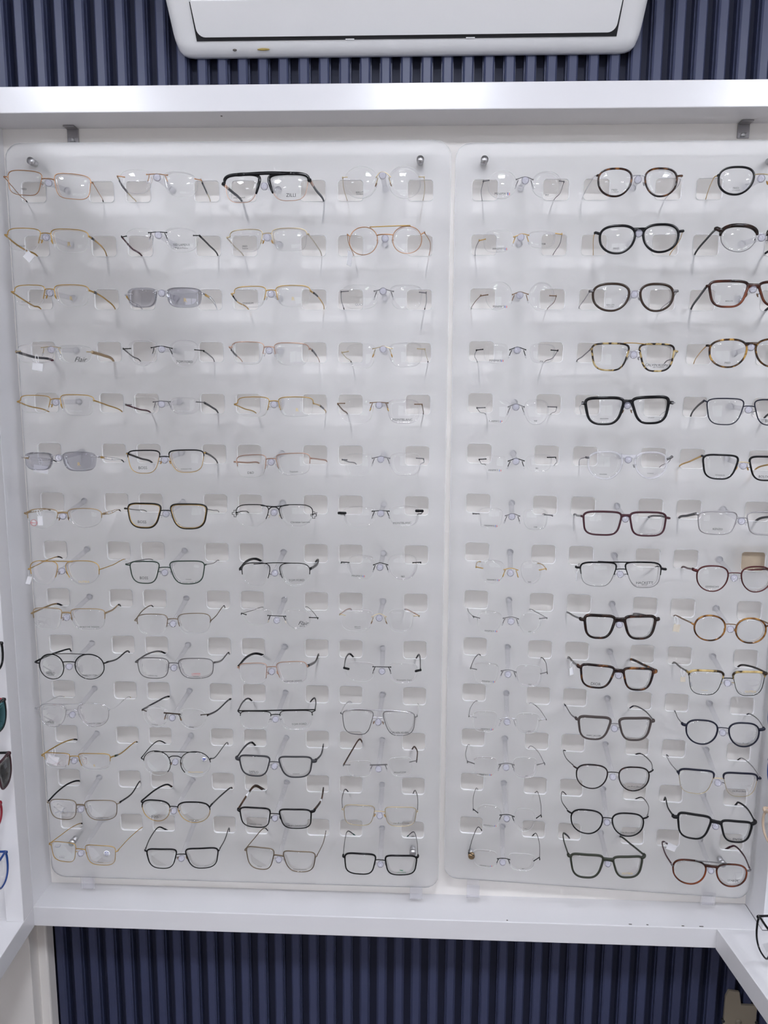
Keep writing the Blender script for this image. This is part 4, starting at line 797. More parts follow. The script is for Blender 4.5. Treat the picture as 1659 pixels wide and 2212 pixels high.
G(7,6,'burgundy rectangular acetate glasses with steel hinge boxes, seventh row, sixth column',(977.5,-590.6,68.9,45.3),(1057.3,-591.0,66.8,45.6),[[941.9,-96.8,-579.5],[945.9,-45.3,-586.9],[949.2,3.0,-593.7],[955.2,29.0,-626.7]],
 [[1096.1,-97.3,-581.3],[1093.4,-47.2,-585.3],[1089.6,3.0,-597.0],[1083.6,29.0,-630.0]],
 'rect','F','dburg',('gun','slate',0.6,2.0),{'rw':(1.8,1.5),'pad':None, 'T':[('R','TITANIUM',1058.7,-606.0,1.84,'faint')],'ty':-0.003})
G(7,7,'grey metal rectangular glasses with thick dark temple at edge, seventh row, seventh column',(1178.3,-587.5,68.4,42.5),(1261.9,-587.8,67.7,42.9),[[1142.6,-97.7,-572.6],[1145.6,-47.3,-584.2],[1147.4,3.0,-596.8],[1153.4,29.0,-629.8]],
 [[1301.7,-96.2,-572.8],[1298.9,-50.5,-583.5],[1294.4,3.0,-598.2],[1288.4,29.0,-631.2]],
 'rect','F','grey',('dgrey','dgrey',0.9,2.4),{'rw':(1.1,0.9),'lugw':2.4,'T':[('L','KENZO',1178.1,-598.5,3.69,'ink')],'ty':0.01})
G(8,1,'gold navigator half-rim glasses with curved black-tipped temples, eighth row, first column',(-39.9,-696.5,55.9,44.3),(35.9,-694.0,63.9,44.9),[[-73.3,-90.0,-692.7],[-65.8,-59.0,-688.4],[-61.8,-29.1,-686.5],[-55.2,3.0,-690.3],[-49.2,29.0,-723.3]],
 [[65.8,-103.8,-688.7],[68.0,-44.4,-692.9],[73.5,3.0,-692.6],[67.5,29.0,-725.6]],
 'pilot','S','gold',('gold','dbrown',0.68,1.0),{'seg':(-0.45,-0.2),'db':[[-42.6,-102.0,-674.8],[-12.7,-105.0,-673.7],[19.3,-108.2,-673.0]],
 'dbm':'gold','nobr':1,'T':[('R','OUTIKA',38.9,-710.6,4.1,'goldink')],'pads':'brown','ty':-0.1})
G(8,2,'dark green metal square glasses with thin flat temples, eighth row, second column',(149.6,-693.1,58.6,43.4),(230.2,-690.8,66.0,44.9),[[112.2,-92.4,-680.2],[120.2,-50.9,-682.3],[130.3,3.0,-693.1],[136.3,29.0,-726.1]],
 [[263.4,-101.4,-676.8],[261.4,-40.2,-687.9],[260.7,3.0,-692.1],[254.7,29.0,-725.1]],
 'square','F','dgreen',('gun','black',0.7,1.0),{'rw':(1.1,1.0),'T':[('L','BOSS',148.4,-703.4,5.3,'ink'),('L','HUGO BOSS',148.3,-707.2,1.69,'greyink'),('R','TITANIUM',232.9,-703.4,1.69,'ink')],'pads':'clear','ty':-0.06})
G(8,3,'black half-rim double-bridge glasses with thick hooked temples, eighth row, third column',(355.7,-694.5,53.2,44.4),(428.1,-692.0,55.3,42.9),[[323.7,-91.8,-686.9],[327.0,-49.4,-681.5],[334.1,-10.0,-684.7],[345.8,3.0,-692.7],[357.4,23.0,-712.6]],
 [[455.3,-101.8,-682.2],[460.3,-41.2,-687.4],[458.9,-10.0,-685.6],[452.8,3.0,-691.2],[442.5,23.0,-712.7]],
 'pilot','S','black',('black','black',0.9,2.6),{'seg':(-0.35,-0.05),'db':[[352.4,-103.0,-674.4],[389.9,-105.9,-670.7],[429.5,-108.9,-670.2]],
 'dbm':'black','dbw':0.8,'nobr':1,'T':[('R','TOM FORD',431.4,-702.0,4.1,'ink')],'pads':'clear','ty':-0.076})
G(8,4,'rounded rimless glasses with black fittings pointing straight out, eighth row, fourth column',(549.9,-677.1,50.5,46.4),(623.8,-676.2,53.8,47.6),[[511.9,-98.1,-670.2],[513.5,-56.9,-680.0],[516.7,3.0,-694.0],[522.7,29.0,-727.0]],
 [[656.7,-96.0,-668.6],[652.9,-51.4,-679.2],[648.1,3.0,-692.7],[642.1,29.0,-725.7]],
 'panto','N','black',('black','black',0.9,0.9),{'br':[[571.5,-106.2,-671.8],[577.6,-106.1,-669.5],[582.9,-106.0,-667.9],[589.7,-105.9,-669.3],[596.9,-105.8,-671.5]],
 'eL':[[526.6,-105.9,-668.8],[512.7,-106.1,-668.4]],
 'eR':[[642.4,-104.2,-667.5],[656.6,-104.0,-666.8]],
 'T':[('L', "MINIMA'5",541.1,-693.2,3.38,'ink'),('R','983',624.5,-693.2,3.38,'ink')],'ty':0.015})
G(8,5,'rimless glasses with shiny gold fittings and black temple tips, eighth row, fifth column',(785.2,-683.0,44.4,45.5),(854.9,-682.4,36.2,44.0),[[757.3,-92.5,-676.5],[761.7,-49.2,-678.8],[769.9,-10.0,-683.7],[775.9,3.0,-689.9],[785.6,23.0,-712.0]],
 [[882.3,-101.3,-676.3],[884.9,-51.4,-680.2],[883.9,-10.0,-685.9],[881.6,3.0,-691.5],[876.3,23.0,-716.5]],
 'panto','N','gold',('gold','black',0.7,1.1),{'br':[[806.3,-104.9,-677.4],[813.1,-105.4,-675.4],[818.3,-105.8,-674.6],[824.4,-106.2,-675.4],[830.8,-106.7,-677.6]],
 'eL':[[768.4,-101.3,-676.7],[756.7,-100.5,-674.7]],
 'eR':[[869.4,-108.4,-676.6],[881.0,-109.2,-674.8]],
 'T':[('L', "MINIMA'5",784.8,-697.5,2.99,'ink'),('R','945',852.6,-699.6,2.99,'ink')],'pads':'gold','ty':-0.07})
G(8,6,'black double-bridge navigator glasses with hairline lower rims, eighth row, sixth column',(976.2,-684.7,61.1,45.9),(1052.8,-682.4,60.9,48.2),[[938.4,-86.5,-674.7],[947.7,-56.0,-679.7],[964.3,3.0,-689.7],[970.3,29.0,-722.7]],
 [[1091.6,-107.9,-671.5],[1112.7,-10.0,-688.7],[1104.9,3.0,-694.8],[1093.9,23.0,-715.4]],
 'navigator','B','black',('black','slate',0.7,1.2),{'lo':'gun','rw':(1.4,0.45),'seg':(-0.1,-0.1),'db':[[973.7,-100.4,-661.1],[997.8,-103.8,-661.0],[1036.9,-109.3,-659.7]],
 'dbm':'black','dbw':1.1,'lugw':2,'T':[('R','HACKETT',1055.0,-696.6,4.84,'ink'),('R','BESPOKE',1055.2,-700.2,1.84,'ink')],'pads':'clear','ty':-0.14})
G(8,7,'burgundy metal round glasses beside a beige-patched panel hole, eighth row, seventh column',(1177.6,-689.1,55.4,48.7),(1253.1,-688.4,55.0,48.5),[[1145.4,-93.9,-674.4],[1151.3,-52.4,-682.2],[1159.0,3.0,-693.0],[1165.0,29.0,-726.0]],
 [[1287.2,-100.3,-676.2],[1311.6,-10.0,-691.3],[1285.2,3.0,-697.1],[1271.5,23.0,-712.1]],
 'panto','F','burgmet',('burgmet','dbrown',0.7,1.8),{'rw':(1.3,1.0),'T':[('L','GIVENCHY',1177.2,-703.7,3.46,'ink'),('R','STAINLESS STEEL',1252.2,-703.5,2.08,'faint')],'lugw':2.6,'brm':'burgmet','ty':-0.045})
G(9,1,'bronze half-rim glasses with bronze temples and black tip, ninth row, first column',(-37.1,-783.3,56.0,40.6),(39.5,-783.2,63.4,40.4),[[-69.8,-96.9,-775.7],[-68.7,-48.6,-778.2],[-66.0,-10.0,-781.6],[-58.3,3.0,-789.3],[-48.4,23.0,-811.2]],
 [[69.6,-97.1,-773.3],[64.2,-45.7,-781.3],[58.4,3.0,-785.1],[52.4,29.0,-818.1]],
 'rect','S','bronze',('bronze','black',0.55,1.7),{'seg':(-0.05,-0.05),'brw':1.6,'T':[('R','PORSCHE DESIGN',43.3,-797.7,3.13,'ink')],'pads':'brown','ty':-0.001})
G(9,2,'dark bronze half-rim glasses with slim hooked temples, ninth row, second column',(160.7,-790.8,58.4,39.1),(239.2,-788.0,59.9,38.9),[[126.0,-96.9,-785.8],[122.4,-47.3,-782.0],[123.9,-10.0,-782.3],[126.5,3.0,-789.2],[131.4,23.0,-814.3]],
 [[269.1,-97.1,-783.7],[269.6,-60.1,-785.1],[268.9,3.0,-783.5],[262.9,29.0,-816.5]],
 'softrect','S','dbronze',('dbronze','dgrey',0.6,1.1),{'seg':(-0.35,-0.1),'pads':'clear','ty':-0.001})
G(9,3,'rimless glasses with thin black wire temples and curly script, ninth row, third column',(358.1,-772.3,55.2,30.6),(431.1,-777.0,49.1,37.5),[[327.1,-100.9,-768.8],[336.3,-48.1,-777.4],[348.6,3.0,-786.0],[354.6,29.0,-819.0]],
 [[467.6,-93.0,-777.4],[452.9,-49.4,-777.9],[431.6,3.0,-783.0],[425.6,29.0,-816.0]],
 'pilot','N','black',('gun','black',0.8,0.7),{'br':[[377.6,-107.1,-769.4],[393.3,-106.2,-770.2],[409.9,-105.2,-770.9]],
 'eL':[[337.2,-108.3,-768.5],[328.2,-108.8,-766.5]],
 'eR':[[453.2,-101.8,-774.0],[469.1,-100.9,-775.0]],
 'T':[('R','Flair',441.3,-784.7,7.72,'ink'),('R','pure',440.2,-789.8,3.62,'ink')],'pads':'cream','ty':0.056})
G(9,4,'square rimless glasses with silver bridge and brown pads, ninth row, fourth column',(541.3,-775.9,58.6,41.5),(621.7,-776.7,45.8,43.1),[[509.3,-101.4,-767.0],[514.6,-42.4,-775.4],[522.4,3.0,-787.7],[528.4,29.0,-820.7]],
 [[655.1,-92.9,-770.1],[641.4,-44.4,-776.1],[626.8,3.0,-785.7],[620.8,29.0,-818.7]],
 'softrect','N','champ',('rose','grey',0.6,1.3),{'br':[[568.7,-106.9,-768.7],[575.5,-106.5,-764.9],[582.1,-106.1,-762.9],[588.2,-105.8,-764.9],[594.6,-105.4,-768.7]],
 'eL':[[519.8,-108.8,-766.7],[509.6,-109.4,-764.7]],
 'eR':[[645.2,-101.5,-768.2],[655.5,-100.9,-767.7]],
 'T':[('L','BERLUTI',542.5,-787.7,2.17,'ink'),('L','TITANIUM',542.5,-790.8,1.69,'ink')],'pads':'brown','ty':0.058})
G(9,5,'rimless glasses with grey wire temples curling upward, ninth row, fifth column',(782.5,-774.6,44.9,43.8),(857.1,-778.6,41.5,39.7),[[754.2,-102.8,-767.2],[750.6,-31.1,-778.6],[750.7,3.0,-781.5],[756.7,29.0,-814.5]],
 [[888.8,-90.9,-770.2],[879.4,-44.1,-774.0],[869.6,3.0,-781.5],[863.6,29.0,-814.5]],
 'panto','N','gun',('grey','black',0.82,1.0),{'br':[[807.4,-107.1,-767.2],[814.8,-106.5,-765.4],[821.9,-105.8,-764.8],[828.2,-105.3,-765.9],[834.9,-104.7,-768.7]],
 'eL':[[764.6,-109.9,-767.5],[752.7,-110.9,-764.6]],
 'eR':[[874.3,-100.2,-769.4],[887.4,-99.0,-768.0]],
 'T':[('L', "MINIMA'0",782.7,-791.5,2.99,'ink'),('R','977',856.9,-793.7,2.46,'ink')],'ty':0.088})
G(9,6,'chunky dark tortoise square glasses with steel temples, ninth row, sixth column',(980.7,-779.6,59.1,46.5),(1054.8,-781.7,61.7,46.6),[[946.9,-103.4,-766.8],[946.1,-47.3,-777.8],[943.0,3.0,-786.2],[949.0,29.0,-819.2]],
 [[1090.2,-90.0,-768.3],[1079.9,-46.1,-774.6],[1069.9,3.0,-787.6],[1063.9,29.0,-820.6]],
 'way','F','dtort',('gun','black',0.9,1.8),{'rw':(2.7,1.9),'pad':None, 'lugw':3,'ty':0.094})
G(9,7,'light amber tortoise oval glasses with price tag on temple, ninth row, seventh column',(1178.6,-780.0,56.4,49.3),(1251.7,-783.5,57.0,48.8),[[1148.7,-96.7,-773.5],[1150.3,-49.7,-780.3],[1150.4,3.0,-789.0],[1156.4,29.0,-822.0]],
 [[1286.6,-97.3,-772.7],[1287.7,-58.3,-777.7],[1286.0,3.0,-793.6],[1280.0,29.0,-826.6]],
 'oval','F','atort',('brown','dgrey',0.85,1.5),{'rw':(1.5,1.3),'brm':'brown','T':[('R','STAINLESS STEEL',1254.0,-797.2,2.31,'greyink')],'pads':'amber','ty':-0.004})
G(10,1,'black round double-bridge glasses with thick black temples, tenth row, first column',(-37.1,-878.6,52.0,50.8),(39.1,-874.3,58.4,50.4),[[-72.2,-89.7,-873.0],[-62.0,-63.9,-870.5],[-47.2,-10.0,-875.1],[-45.9,3.0,-883.7],[-43.8,23.0,-909.5]],
 [[71.4,-104.0,-865.9],[70.3,-53.6,-877.7],[70.9,3.0,-880.9],[64.9,29.0,-913.9]],
 'round','F','black',('black','black',0.9,1.7),{'rw':(1.2,0.8),'db':[[-30.5,-102.9,-852.0],[3.1,-106.2,-850.0],[36.4,-109.5,-849.5]],
 'dbm':'black','dbw':0.6,'T':[('L','SAFILO',-38.9,-891.0,4.58,'ink'),('L','MADE IN ITALY',-38.6,-895.2,1.69,'ink'),('R','STAINLESS STEEL',39.8,-890.4,2.89,'ink')],'pads':'clear','ty':-0.1})
G(10,2,'gunmetal rectangular glasses with red print on lens, tenth row, second column',(157.4,-877.2,64.3,41.8),(241.2,-872.5,68.3,40.4),[[120.1,-87.9,-869.9],[128.0,-51.8,-868.3],[136.1,-10.0,-875.7],[148.3,3.0,-885.6],[159.2,23.0,-906.4]],
 [[273.9,-105.6,-862.3],[275.2,-54.4,-876.6],[275.6,3.0,-880.6],[269.6,29.0,-913.6]],
 'softrect','F','gun',('gun','black',0.6,1.7),{'rw':(0.9,0.7),'T':[('R','CARRERA',242.0,-882.2,2.89,'redink'),('R','Occhiali in acciaio',241.9,-885.1,1.69,'redink'),('R','STAINLESS',241.8,-887.7,1.69,'ink'),('L','STAINLESS STEEL',156.7,-892.1,1.93,'ink')],'ty':-0.115})
G(10,3,'rose-gold half-rim glasses with wide black temples, tenth row, third column',(346.7,-884.5,54.8,40.5),(421.2,-876.9,57.5,41.7),[[315.0,-87.4,-876.6],[321.5,-48.3,-872.3],[330.0,-10.0,-876.9],[344.4,3.0,-884.4],[356.8,23.0,-902.9]],
 [[449.9,-106.3,-865.0],[456.0,-44.7,-878.8],[456.4,3.0,-880.9],[450.4,29.0,-913.9]],
 'rect','S','rose',('black','black',0.9,2.5),{'seg':(-0.5,0.2),'T':[('R','PORSCHE DESIGN',422.9,-893.2,3.07,'ink')],'pads':'rose','ty':-0.14})
G(10,4,'rimless glasses with black boxy hinges and upright hooked temples, tenth row, fourth column',(547.7,-875.1,54.1,37.8),(626.8,-876.0,53.2,38.5),[[516.8,-96.7,-871.2],[514.8,-42.3,-871.9],[518.7,-10.0,-873.8],[526.0,3.0,-884.7],[533.8,23.0,-908.3]],
 [[658.8,-97.3,-872.4],[658.7,-35.6,-872.8],[656.3,-10.0,-872.8],[650.8,3.0,-885.8],[645.3,23.0,-910.7]],
 'softrect','N','black',('gun','black',0.55,2.0),{'br':[[571.0,-105.9,-864.0],[587.5,-106.0,-864.1],[603.7,-106.1,-864.0]],
 'eL':[[526.5,-104.7,-870.6],[517.0,-104.7,-869.3]],
 'eR':[[649.0,-105.3,-872.2],[658.7,-105.3,-870.2]],
 'ew':2.2,'T':[('R','Ermenegildo Zegna',628.9,-888.9,2.6,'ink')],'pads':'grey','ty':-0.005})
G(10,5,'rimless glasses with bowed black-tipped wire temples, tenth row, fifth column',(779.8,-875.0,45.1,41.7),(857.0,-874.8,46.1,41.2),[[751.7,-88.5,-869.8],[761.8,-44.7,-867.5],[773.1,-10.0,-869.8],[779.8,3.0,-879.4],[787.8,23.0,-902.9]],
 [[890.5,-106.4,-869.7],[898.6,-44.4,-872.7],[896.9,-10.0,-874.2],[895.7,3.0,-882.8],[893.8,23.0,-908.7]],
 'softrect','N','gun',('gun','black',0.6,1.1),{'br':[[807.0,-104.6,-867.8],[813.4,-105.5,-866.0],[819.6,-106.3,-865.1],[826.6,-107.2,-865.9],[833.1,-108.0,-868.3]],
 'eL':[[762.3,-97.9,-869.3],[751.1,-96.4,-867.3]],
 'eR':[[877.7,-112.8,-869.8],[889.0,-114.2,-867.2]],
 'T':[('L', "MINIMA'11",782.4,-890.6,3.16,'ink'),('R','994',859.0,-891.2,2.64,'ink')],'ty':-0.129})
G(10,6,'glossy tortoiseshell square glasses with amber flecks, tenth row, sixth column',(980.9,-873.9,64.5,46.3),(1056.2,-879.5,59.1,44.7),[[946.5,-102.0,-855.9],[948.3,-55.1,-867.1],[950.0,3.0,-877.4],[956.0,29.0,-910.4]],
 [[1090.7,-92.0,-866.5],[1081.3,-51.3,-870.4],[1069.3,3.0,-879.0],[1063.3,29.0,-912.0]],
 'way','F','tort',('tort','tort',0.9,2.6),{'rw':(2.2,1.6),'pad':None, 'T':[('L','DIOR',978.5,-887.9,5.53,'ink')],'lugw':3,'ty':0.07})
G(10,7,'gold-and-tortoise browline glasses with thin black lower rims, tenth row, seventh column',(1178.2,-882.7,60.8,48.1),(1255.2,-883.2,57.7,47.2),[[1145.9,-97.3,-864.6],[1150.8,-48.1,-874.5],[1155.0,3.0,-883.9],[1161.0,29.0,-916.9]],
 [[1288.1,-96.7,-865.1],[1287.0,-54.9,-870.5],[1283.2,-10.0,-881.3],[1277.9,3.0,-891.9],[1271.6,23.0,-916.4]],
 'square','B','gtort',('dtort','dtort',0.9,2.0),{'lo':'black','rw':(2.0,0.6),'seg':(0.35,0.5),'brm':'black','T':[('R','OUTIKA',1258.5,-898.0,4.15,'goldink'),('L','TITANIUM',1175.6,-897.0,1.84,'goldink')],'ty':0.004})
G(11,1,'silver pilot double-bridge glasses with wire temples, eleventh row, first column',(-39.5,-974.5,56.6,47.1),(40.8,-970.9,60.2,47.4),[[-76.4,-93.7,-964.0],[-74.0,-46.2,-970.1],[-72.3,-10.0,-975.1],[-63.8,3.0,-981.9],[-52.9,23.0,-1002.6]],
 [[70.2,-100.0,-960.7],[69.8,-70.2,-969.2],[69.0,3.0,-977.3],[63.0,29.0,-1010.3]],
 'pilot','F','silver',('silver','champ',0.7,0.8),{'rw':(0.7,0.5),'db':[[-23.9,-104.9,-950.5],[-2.8,-105.8,-949.7],[20.9,-106.9,-948.4]],
 'dbm':'silver','T':[('L','SAFILO',-45.2,-988.0,4.34,'ink'),('L','MADE IN ITALY',-45.4,-992.1,1.69,'ink'),('R','STAINLESS STEEL',42.0,-986.5,2.65,'ink')],'pads':'clear','ty':-0.043})
G(11,2,'rimless glasses with thick dark bar bridge and black temples, eleventh row, second column',(158.1,-973.8,52.0,40.9),(231.4,-972.7,52.9,39.9),[[128.2,-87.6,-966.0],[139.4,-50.6,-967.2],[151.7,3.0,-975.5],[157.7,29.0,-1008.5]],
 [[259.1,-105.9,-965.8],[265.5,-57.8,-976.4],[276.7,3.0,-977.9],[270.7,29.0,-1010.9]],
 'panto','N','dbrown',('dgrey','black',0.6,1.7),{'br':[[176.2,-103.3,-964.0],[192.0,-105.5,-964.1],[208.0,-107.8,-964.1]],
 'eL':[[139.1,-97.1,-964.6],[131.0,-96.0,-963.1]],
 'eR':[[248.8,-112.5,-962.9],[262.3,-114.4,-961.8]],
 'brw':1.3,'T':[('R','GF',229.0,-984.8,4.34,'greyink'),('R','FERRE',229.4,-988.5,2.65,'ink'),('L','TITANIUM',155.6,-990.1,2.17,'ink')],'pads':'brown','ty':-0.14})
G(11,3,'black half-rim glasses with full-width top bar, eleventh row, third column',(350.3,-972.6,57.4,34.8),(426.2,-973.2,60.0,37.5),[[317.0,-102.1,-956.8],[312.6,-46.2,-964.1],[314.9,-10.0,-970.8],[321.2,3.0,-982.1],[328.0,23.0,-1006.3]],
 [[461.0,-91.8,-956.9],[455.6,-38.3,-962.8],[448.7,-10.0,-967.0],[438.4,3.0,-981.7],[430.4,23.0,-1005.2]],
 'rect','S','black',('dgrey','black',0.6,1.8),{'seg':(0.1,0.15),'db':[[319.1,-110.9,-953.5],[362.5,-107.8,-953.6],[391.8,-105.7,-953.0],[426.0,-103.3,-952.5],[462.2,-100.7,-952.3]],
 'dbm':'black','dbw':1.3,'T':[('R','TOM FORD',432.3,-980.8,4.01,'ink')],'pads':'clear','ty':0.072})
G(11,4,'large dark-and-silver aviator glasses with bright top bar, eleventh row, fourth column',(542.9,-975.2,59.4,49.9),(620.0,-973.6,60.4,48.7),[[510.0,-92.9,-961.1],[512.3,-50.2,-965.5],[517.8,-10.0,-972.7],[523.3,3.0,-981.5],[530.7,23.0,-1005.4]],
 [[653.5,-101.2,-959.9],[656.7,-29.9,-974.1],[655.1,3.0,-979.7],[649.1,29.0,-1012.7]],
 'navigator','F','gun',('silver','grey',0.75,1.1),{'rw':(0.7,0.7),'db':[[517.1,-102.3,-953.7],[536.8,-103.4,-948.7],[581.1,-106.0,-948.1],[625.1,-108.6,-948.6],[647.1,-109.8,-952.2]],
 'dbm':'silver','dbw':0.9,'brm':'silver','T':[('R','CALVIN KLEIN',621.1,-991.0,4.01,'ink')],'pads':'brown','ty':-0.058})
G(11,5,'rimless glasses with silver balls and thin arched temples, eleventh row, fifth column',(780.0,-967.8,46.0,41.9),(858.8,-968.6,43.2,40.0),[[750.4,-94.8,-961.0],[756.2,-54.7,-961.9],[769.6,-10.0,-965.9],[777.1,3.0,-974.8],[786.1,23.0,-997.5]],
 [[893.3,-99.3,-961.8],[889.0,-50.0,-963.8],[880.2,-10.0,-967.9],[874.7,3.0,-976.9],[867.4,23.0,-1000.8]],
 'softrect','N','silver',('grey','grey',0.9,0.7),{'br':[[807.2,-105.6,-960.7],[814.3,-105.8,-958.5],[820.5,-106.0,-957.5],[827.7,-106.3,-958.4],[835.3,-106.5,-960.4]],
 'eL':[[762.8,-103.2,-960.3],[749.8,-102.8,-957.9]],
 'eR':[[879.3,-106.9,-962.3],[891.8,-107.3,-958.7]],
 'T':[('L', "MINIMA'0",780.9,-982.2,2.99,'ink'),('R','995',861.8,-983.9,2.64,'ink')],'ty':-0.032})
G(11,6,'matte taupe square glasses with navy-tipped temples, eleventh row, sixth column',(980.5,-973.4,62.2,47.2),(1056.2,-976.4,63.2,46.6),[[947.3,-102.4,-957.1],[946.3,-62.2,-967.1],[946.4,3.0,-974.4],[952.4,29.0,-1007.4]],
 [[1092.6,-91.1,-963.0],[1088.8,-51.7,-961.9],[1081.5,-10.0,-969.4],[1073.3,3.0,-982.0],[1065.7,23.0,-1005.7]],
 'way','F','taupe',('gun','navy',0.55,1.4),{'rw':(2.2,1.5),'brm':'gun','T':[('L','MARC JACOBS',979.8,-987.7,3.0,'ink')],'lugw':2.5,'ty':0.078})
G(11,7,'navy round glasses with slim curved temples, eleventh row, seventh column',(1179.3,-980.6,56.4,49.5),(1252.2,-980.0,55.4,48.6),[[1146.6,-88.8,-969.3],[1151.6,-50.2,-975.3],[1163.1,3.0,-983.2],[1169.1,29.0,-1016.2]],
 [[1287.5,-106.0,-967.5],[1301.7,-50.6,-974.3],[1305.0,-10.0,-981.3],[1302.7,3.0,-989.3],[1298.8,23.0,-1014.8]],
 'panto','F','navy',('gun','navy',0.55,1.2),{'rw':(1.5,1.3),'T':[('R','Lee Bruce Denis',1254.9,-995.5,2.54,'ink')],'lugw':2.6,'brm':'navy','ty':-0.122})
G(12,1,'gold half-rim glasses with black tips and green pads, twelfth row, first column',(-38.1,-1067.1,55.2,30.6),(39.8,-1062.0,64.0,33.0),[[-72.8,-86.9,-1062.6],[-62.1,-64.0,-1059.4],[-54.0,-28.2,-1062.8],[-44.0,3.0,-1073.1],[-38.0,29.0,-1106.1]],
 [[71.2,-107.0,-1054.0],[72.6,-58.1,-1069.2],[78.9,3.0,-1074.4],[72.9,29.0,-1107.4]],
 'rect','S','gold',('gold','black',0.68,1.3),{'seg':(-0.6,-0.1),'T':[('R','R',41.0,-1069.1,5.31,'goldink')],'pads':'dgreen','inl':('dgreen',0.12,0.22,1.5,1),'ty':-0.14})
G(12,2,'black round half-rim glasses with straight top bar and sticker, twelfth row, second column',(157.1,-1067.5,54.5,49.9),(233.6,-1064.3,58.5,50.8),[[124.6,-91.2,-1061.0],[126.5,-42.5,-1060.8],[130.3,-10.0,-1065.4],[140.0,3.0,-1076.9],[149.0,23.0,-1099.6]],
 [[261.5,-102.4,-1054.5],[263.8,-73.1,-1064.7],[267.2,3.0,-1071.6],[261.2,29.0,-1104.6]],
 'round','S','black',('black','black',0.9,1.2),{'seg':(-0.75,0.05),'db':[[153.9,-102.6,-1042.7],[196.4,-106.1,-1040.6],[237.5,-109.4,-1038.5]],
 'dbm':'black','dbw':0.7,'arch':4,'T':[('R','BERLIN EYEWEAR',234.2,-1079.1,2.65,'goldink')],'pads':'brown','ty':-0.082})
G(12,3,'dark grey flat rectangular glasses with black temple tips, twelfth row, third column',(346.0,-1067.0,61.7,43.5),(425.0,-1064.5,65.2,43.8),[[309.7,-91.8,-1056.1],[313.9,-41.4,-1058.0],[319.9,-10.0,-1064.1],[325.4,3.0,-1076.8],[331.0,23.0,-1101.6]],
 [[462.7,-102.3,-1052.7],[467.1,-52.3,-1065.0],[464.8,3.0,-1070.9],[458.8,29.0,-1103.9]],
 'square','F','dgrey',('dgrey','black',0.5,2.0),{'rw':(1.5,1.2),'lugw':3,'T':[('L','SAFILO',344.1,-1078.7,4.39,'ink'),('L','MADE IN ITALY',344.1,-1082.6,1.62,'ink'),('R','TITANIUM',426.1,-1077.7,2.08,'ink')],'pads':'clear','brm':'dgrey','ty':-0.069})
G(12,4,'tilted rimless glasses with dark wooden temples, twelfth row, fourth column',(546.2,-1068.6,47.6,33.0),(624.0,-1059.2,44.4,38.3),[[514.3,-91.0,-1066.9],[527.2,-47.6,-1057.8],[538.4,-10.0,-1052.5],[544.5,3.0,-1065.1],[550.6,23.0,-1089.7]],
 [[653.6,-102.7,-1050.2],[655.4,-42.9,-1060.1],[649.9,-10.0,-1065.3],[645.1,3.0,-1077.2],[639.9,23.0,-1102.2]],
 'softrect','N','gun',('wood','wood',0.9,1.9),{'br':[[566.6,-104.4,-1058.5],[582.2,-105.7,-1056.9],[597.7,-107.0,-1055.4]],
 'eL':[[527.1,-100.1,-1062.2],[514.6,-99.0,-1063.6]],
 'eR':[[640.8,-109.6,-1048.8],[653.6,-110.7,-1046.4]],
 'brw':1.2,'T':[('R','Wood Line',621.7,-1069.7,3.7,'ink')],'ty':-0.084})
G(12,5,'rimless glasses with coiled silver hinges and wire temples, twelfth row, fifth column',(781.7,-1056.3,45.6,40.0),(857.1,-1057.0,45.0,41.6),[[749.3,-98.1,-1050.9],[748.7,-56.4,-1055.1],[756.5,-10.0,-1058.2],[762.1,3.0,-1067.6],[769.3,23.0,-1091.6]],
 [[894.4,-95.9,-1052.2],[890.2,-45.2,-1053.0],[881.9,-10.0,-1057.6],[877.5,3.0,-1071.4],[873.2,23.0,-1096.7]],
 'softrect','N','gun',('grey','grey',0.9,0.75),{'br':[[807.9,-106.2,-1050.1],[815.1,-106.1,-1048.1],[821.4,-106.0,-1047.4],[828.2,-105.9,-1048.2],[835.5,-105.7,-1050.4]],
 'eL':[[761.5,-105.9,-1050.9],[748.6,-106.1,-1047.2]],
 'eR':[[879.4,-104.1,-1051.3],[892.9,-103.9,-1048.3]],
 'T':[('L', "MINIMA'0",780.3,-1071.6,2.99,'ink'),('R','991',860.7,-1073.5,2.64,'ink')],'ty':0.015})
G(12,6,'black panto glasses with red-brown flecked rims, twelfth row, sixth column',(981.4,-1071.4,58.8,49.6),(1059.0,-1073.6,58.5,49.4),[[948.4,-96.1,-1054.1],[944.3,-47.9,-1063.5],[946.0,-10.0,-1066.5],[955.2,3.0,-1074.3],[965.9,23.0,-1095.4]],
 [[1094.1,-98.0,-1056.8],[1101.4,-63.4,-1059.4],[1100.5,-10.0,-1069.4],[1090.7,3.0,-1077.4],[1079.9,23.0,-1098.3]],
 'panto','F','blackred',('blackred','black',0.55,1.2),{'rw':(1.3,1.0),'T':[('R','Lee Bruce Denis',1059.2,-1087.6,2.65,'ink')],'brm':'blackred','ty':-0.013})
G(12,7,'navy-browed square glasses with thin gold lower rims, twelfth row, seventh column',(1174.4,-1077.0,61.8,49.1),(1253.2,-1078.3,61.3,48.0),[[1142.7,-92.3,-1063.0],[1143.5,-50.5,-1067.6],[1148.2,-10.0,-1070.1],[1158.2,3.0,-1080.6],[1167.9,23.0,-1102.7]],
 [[1290.4,-102.3,-1066.1],[1298.4,-49.9,-1069.4],[1297.6,-10.0,-1073.7],[1292.8,3.0,-1084.2],[1287.0,23.0,-1108.9]],
 'square','B','navy',('grey','black',0.6,1.1),{'lo':'champ','rw':(1.8,0.5),'seg':(0.1,0.35),'brm':'champ','T':[('R','Lee Bruce Denis',1251.0,-1090.1,2.65,'ink')],'ty':-0.068})
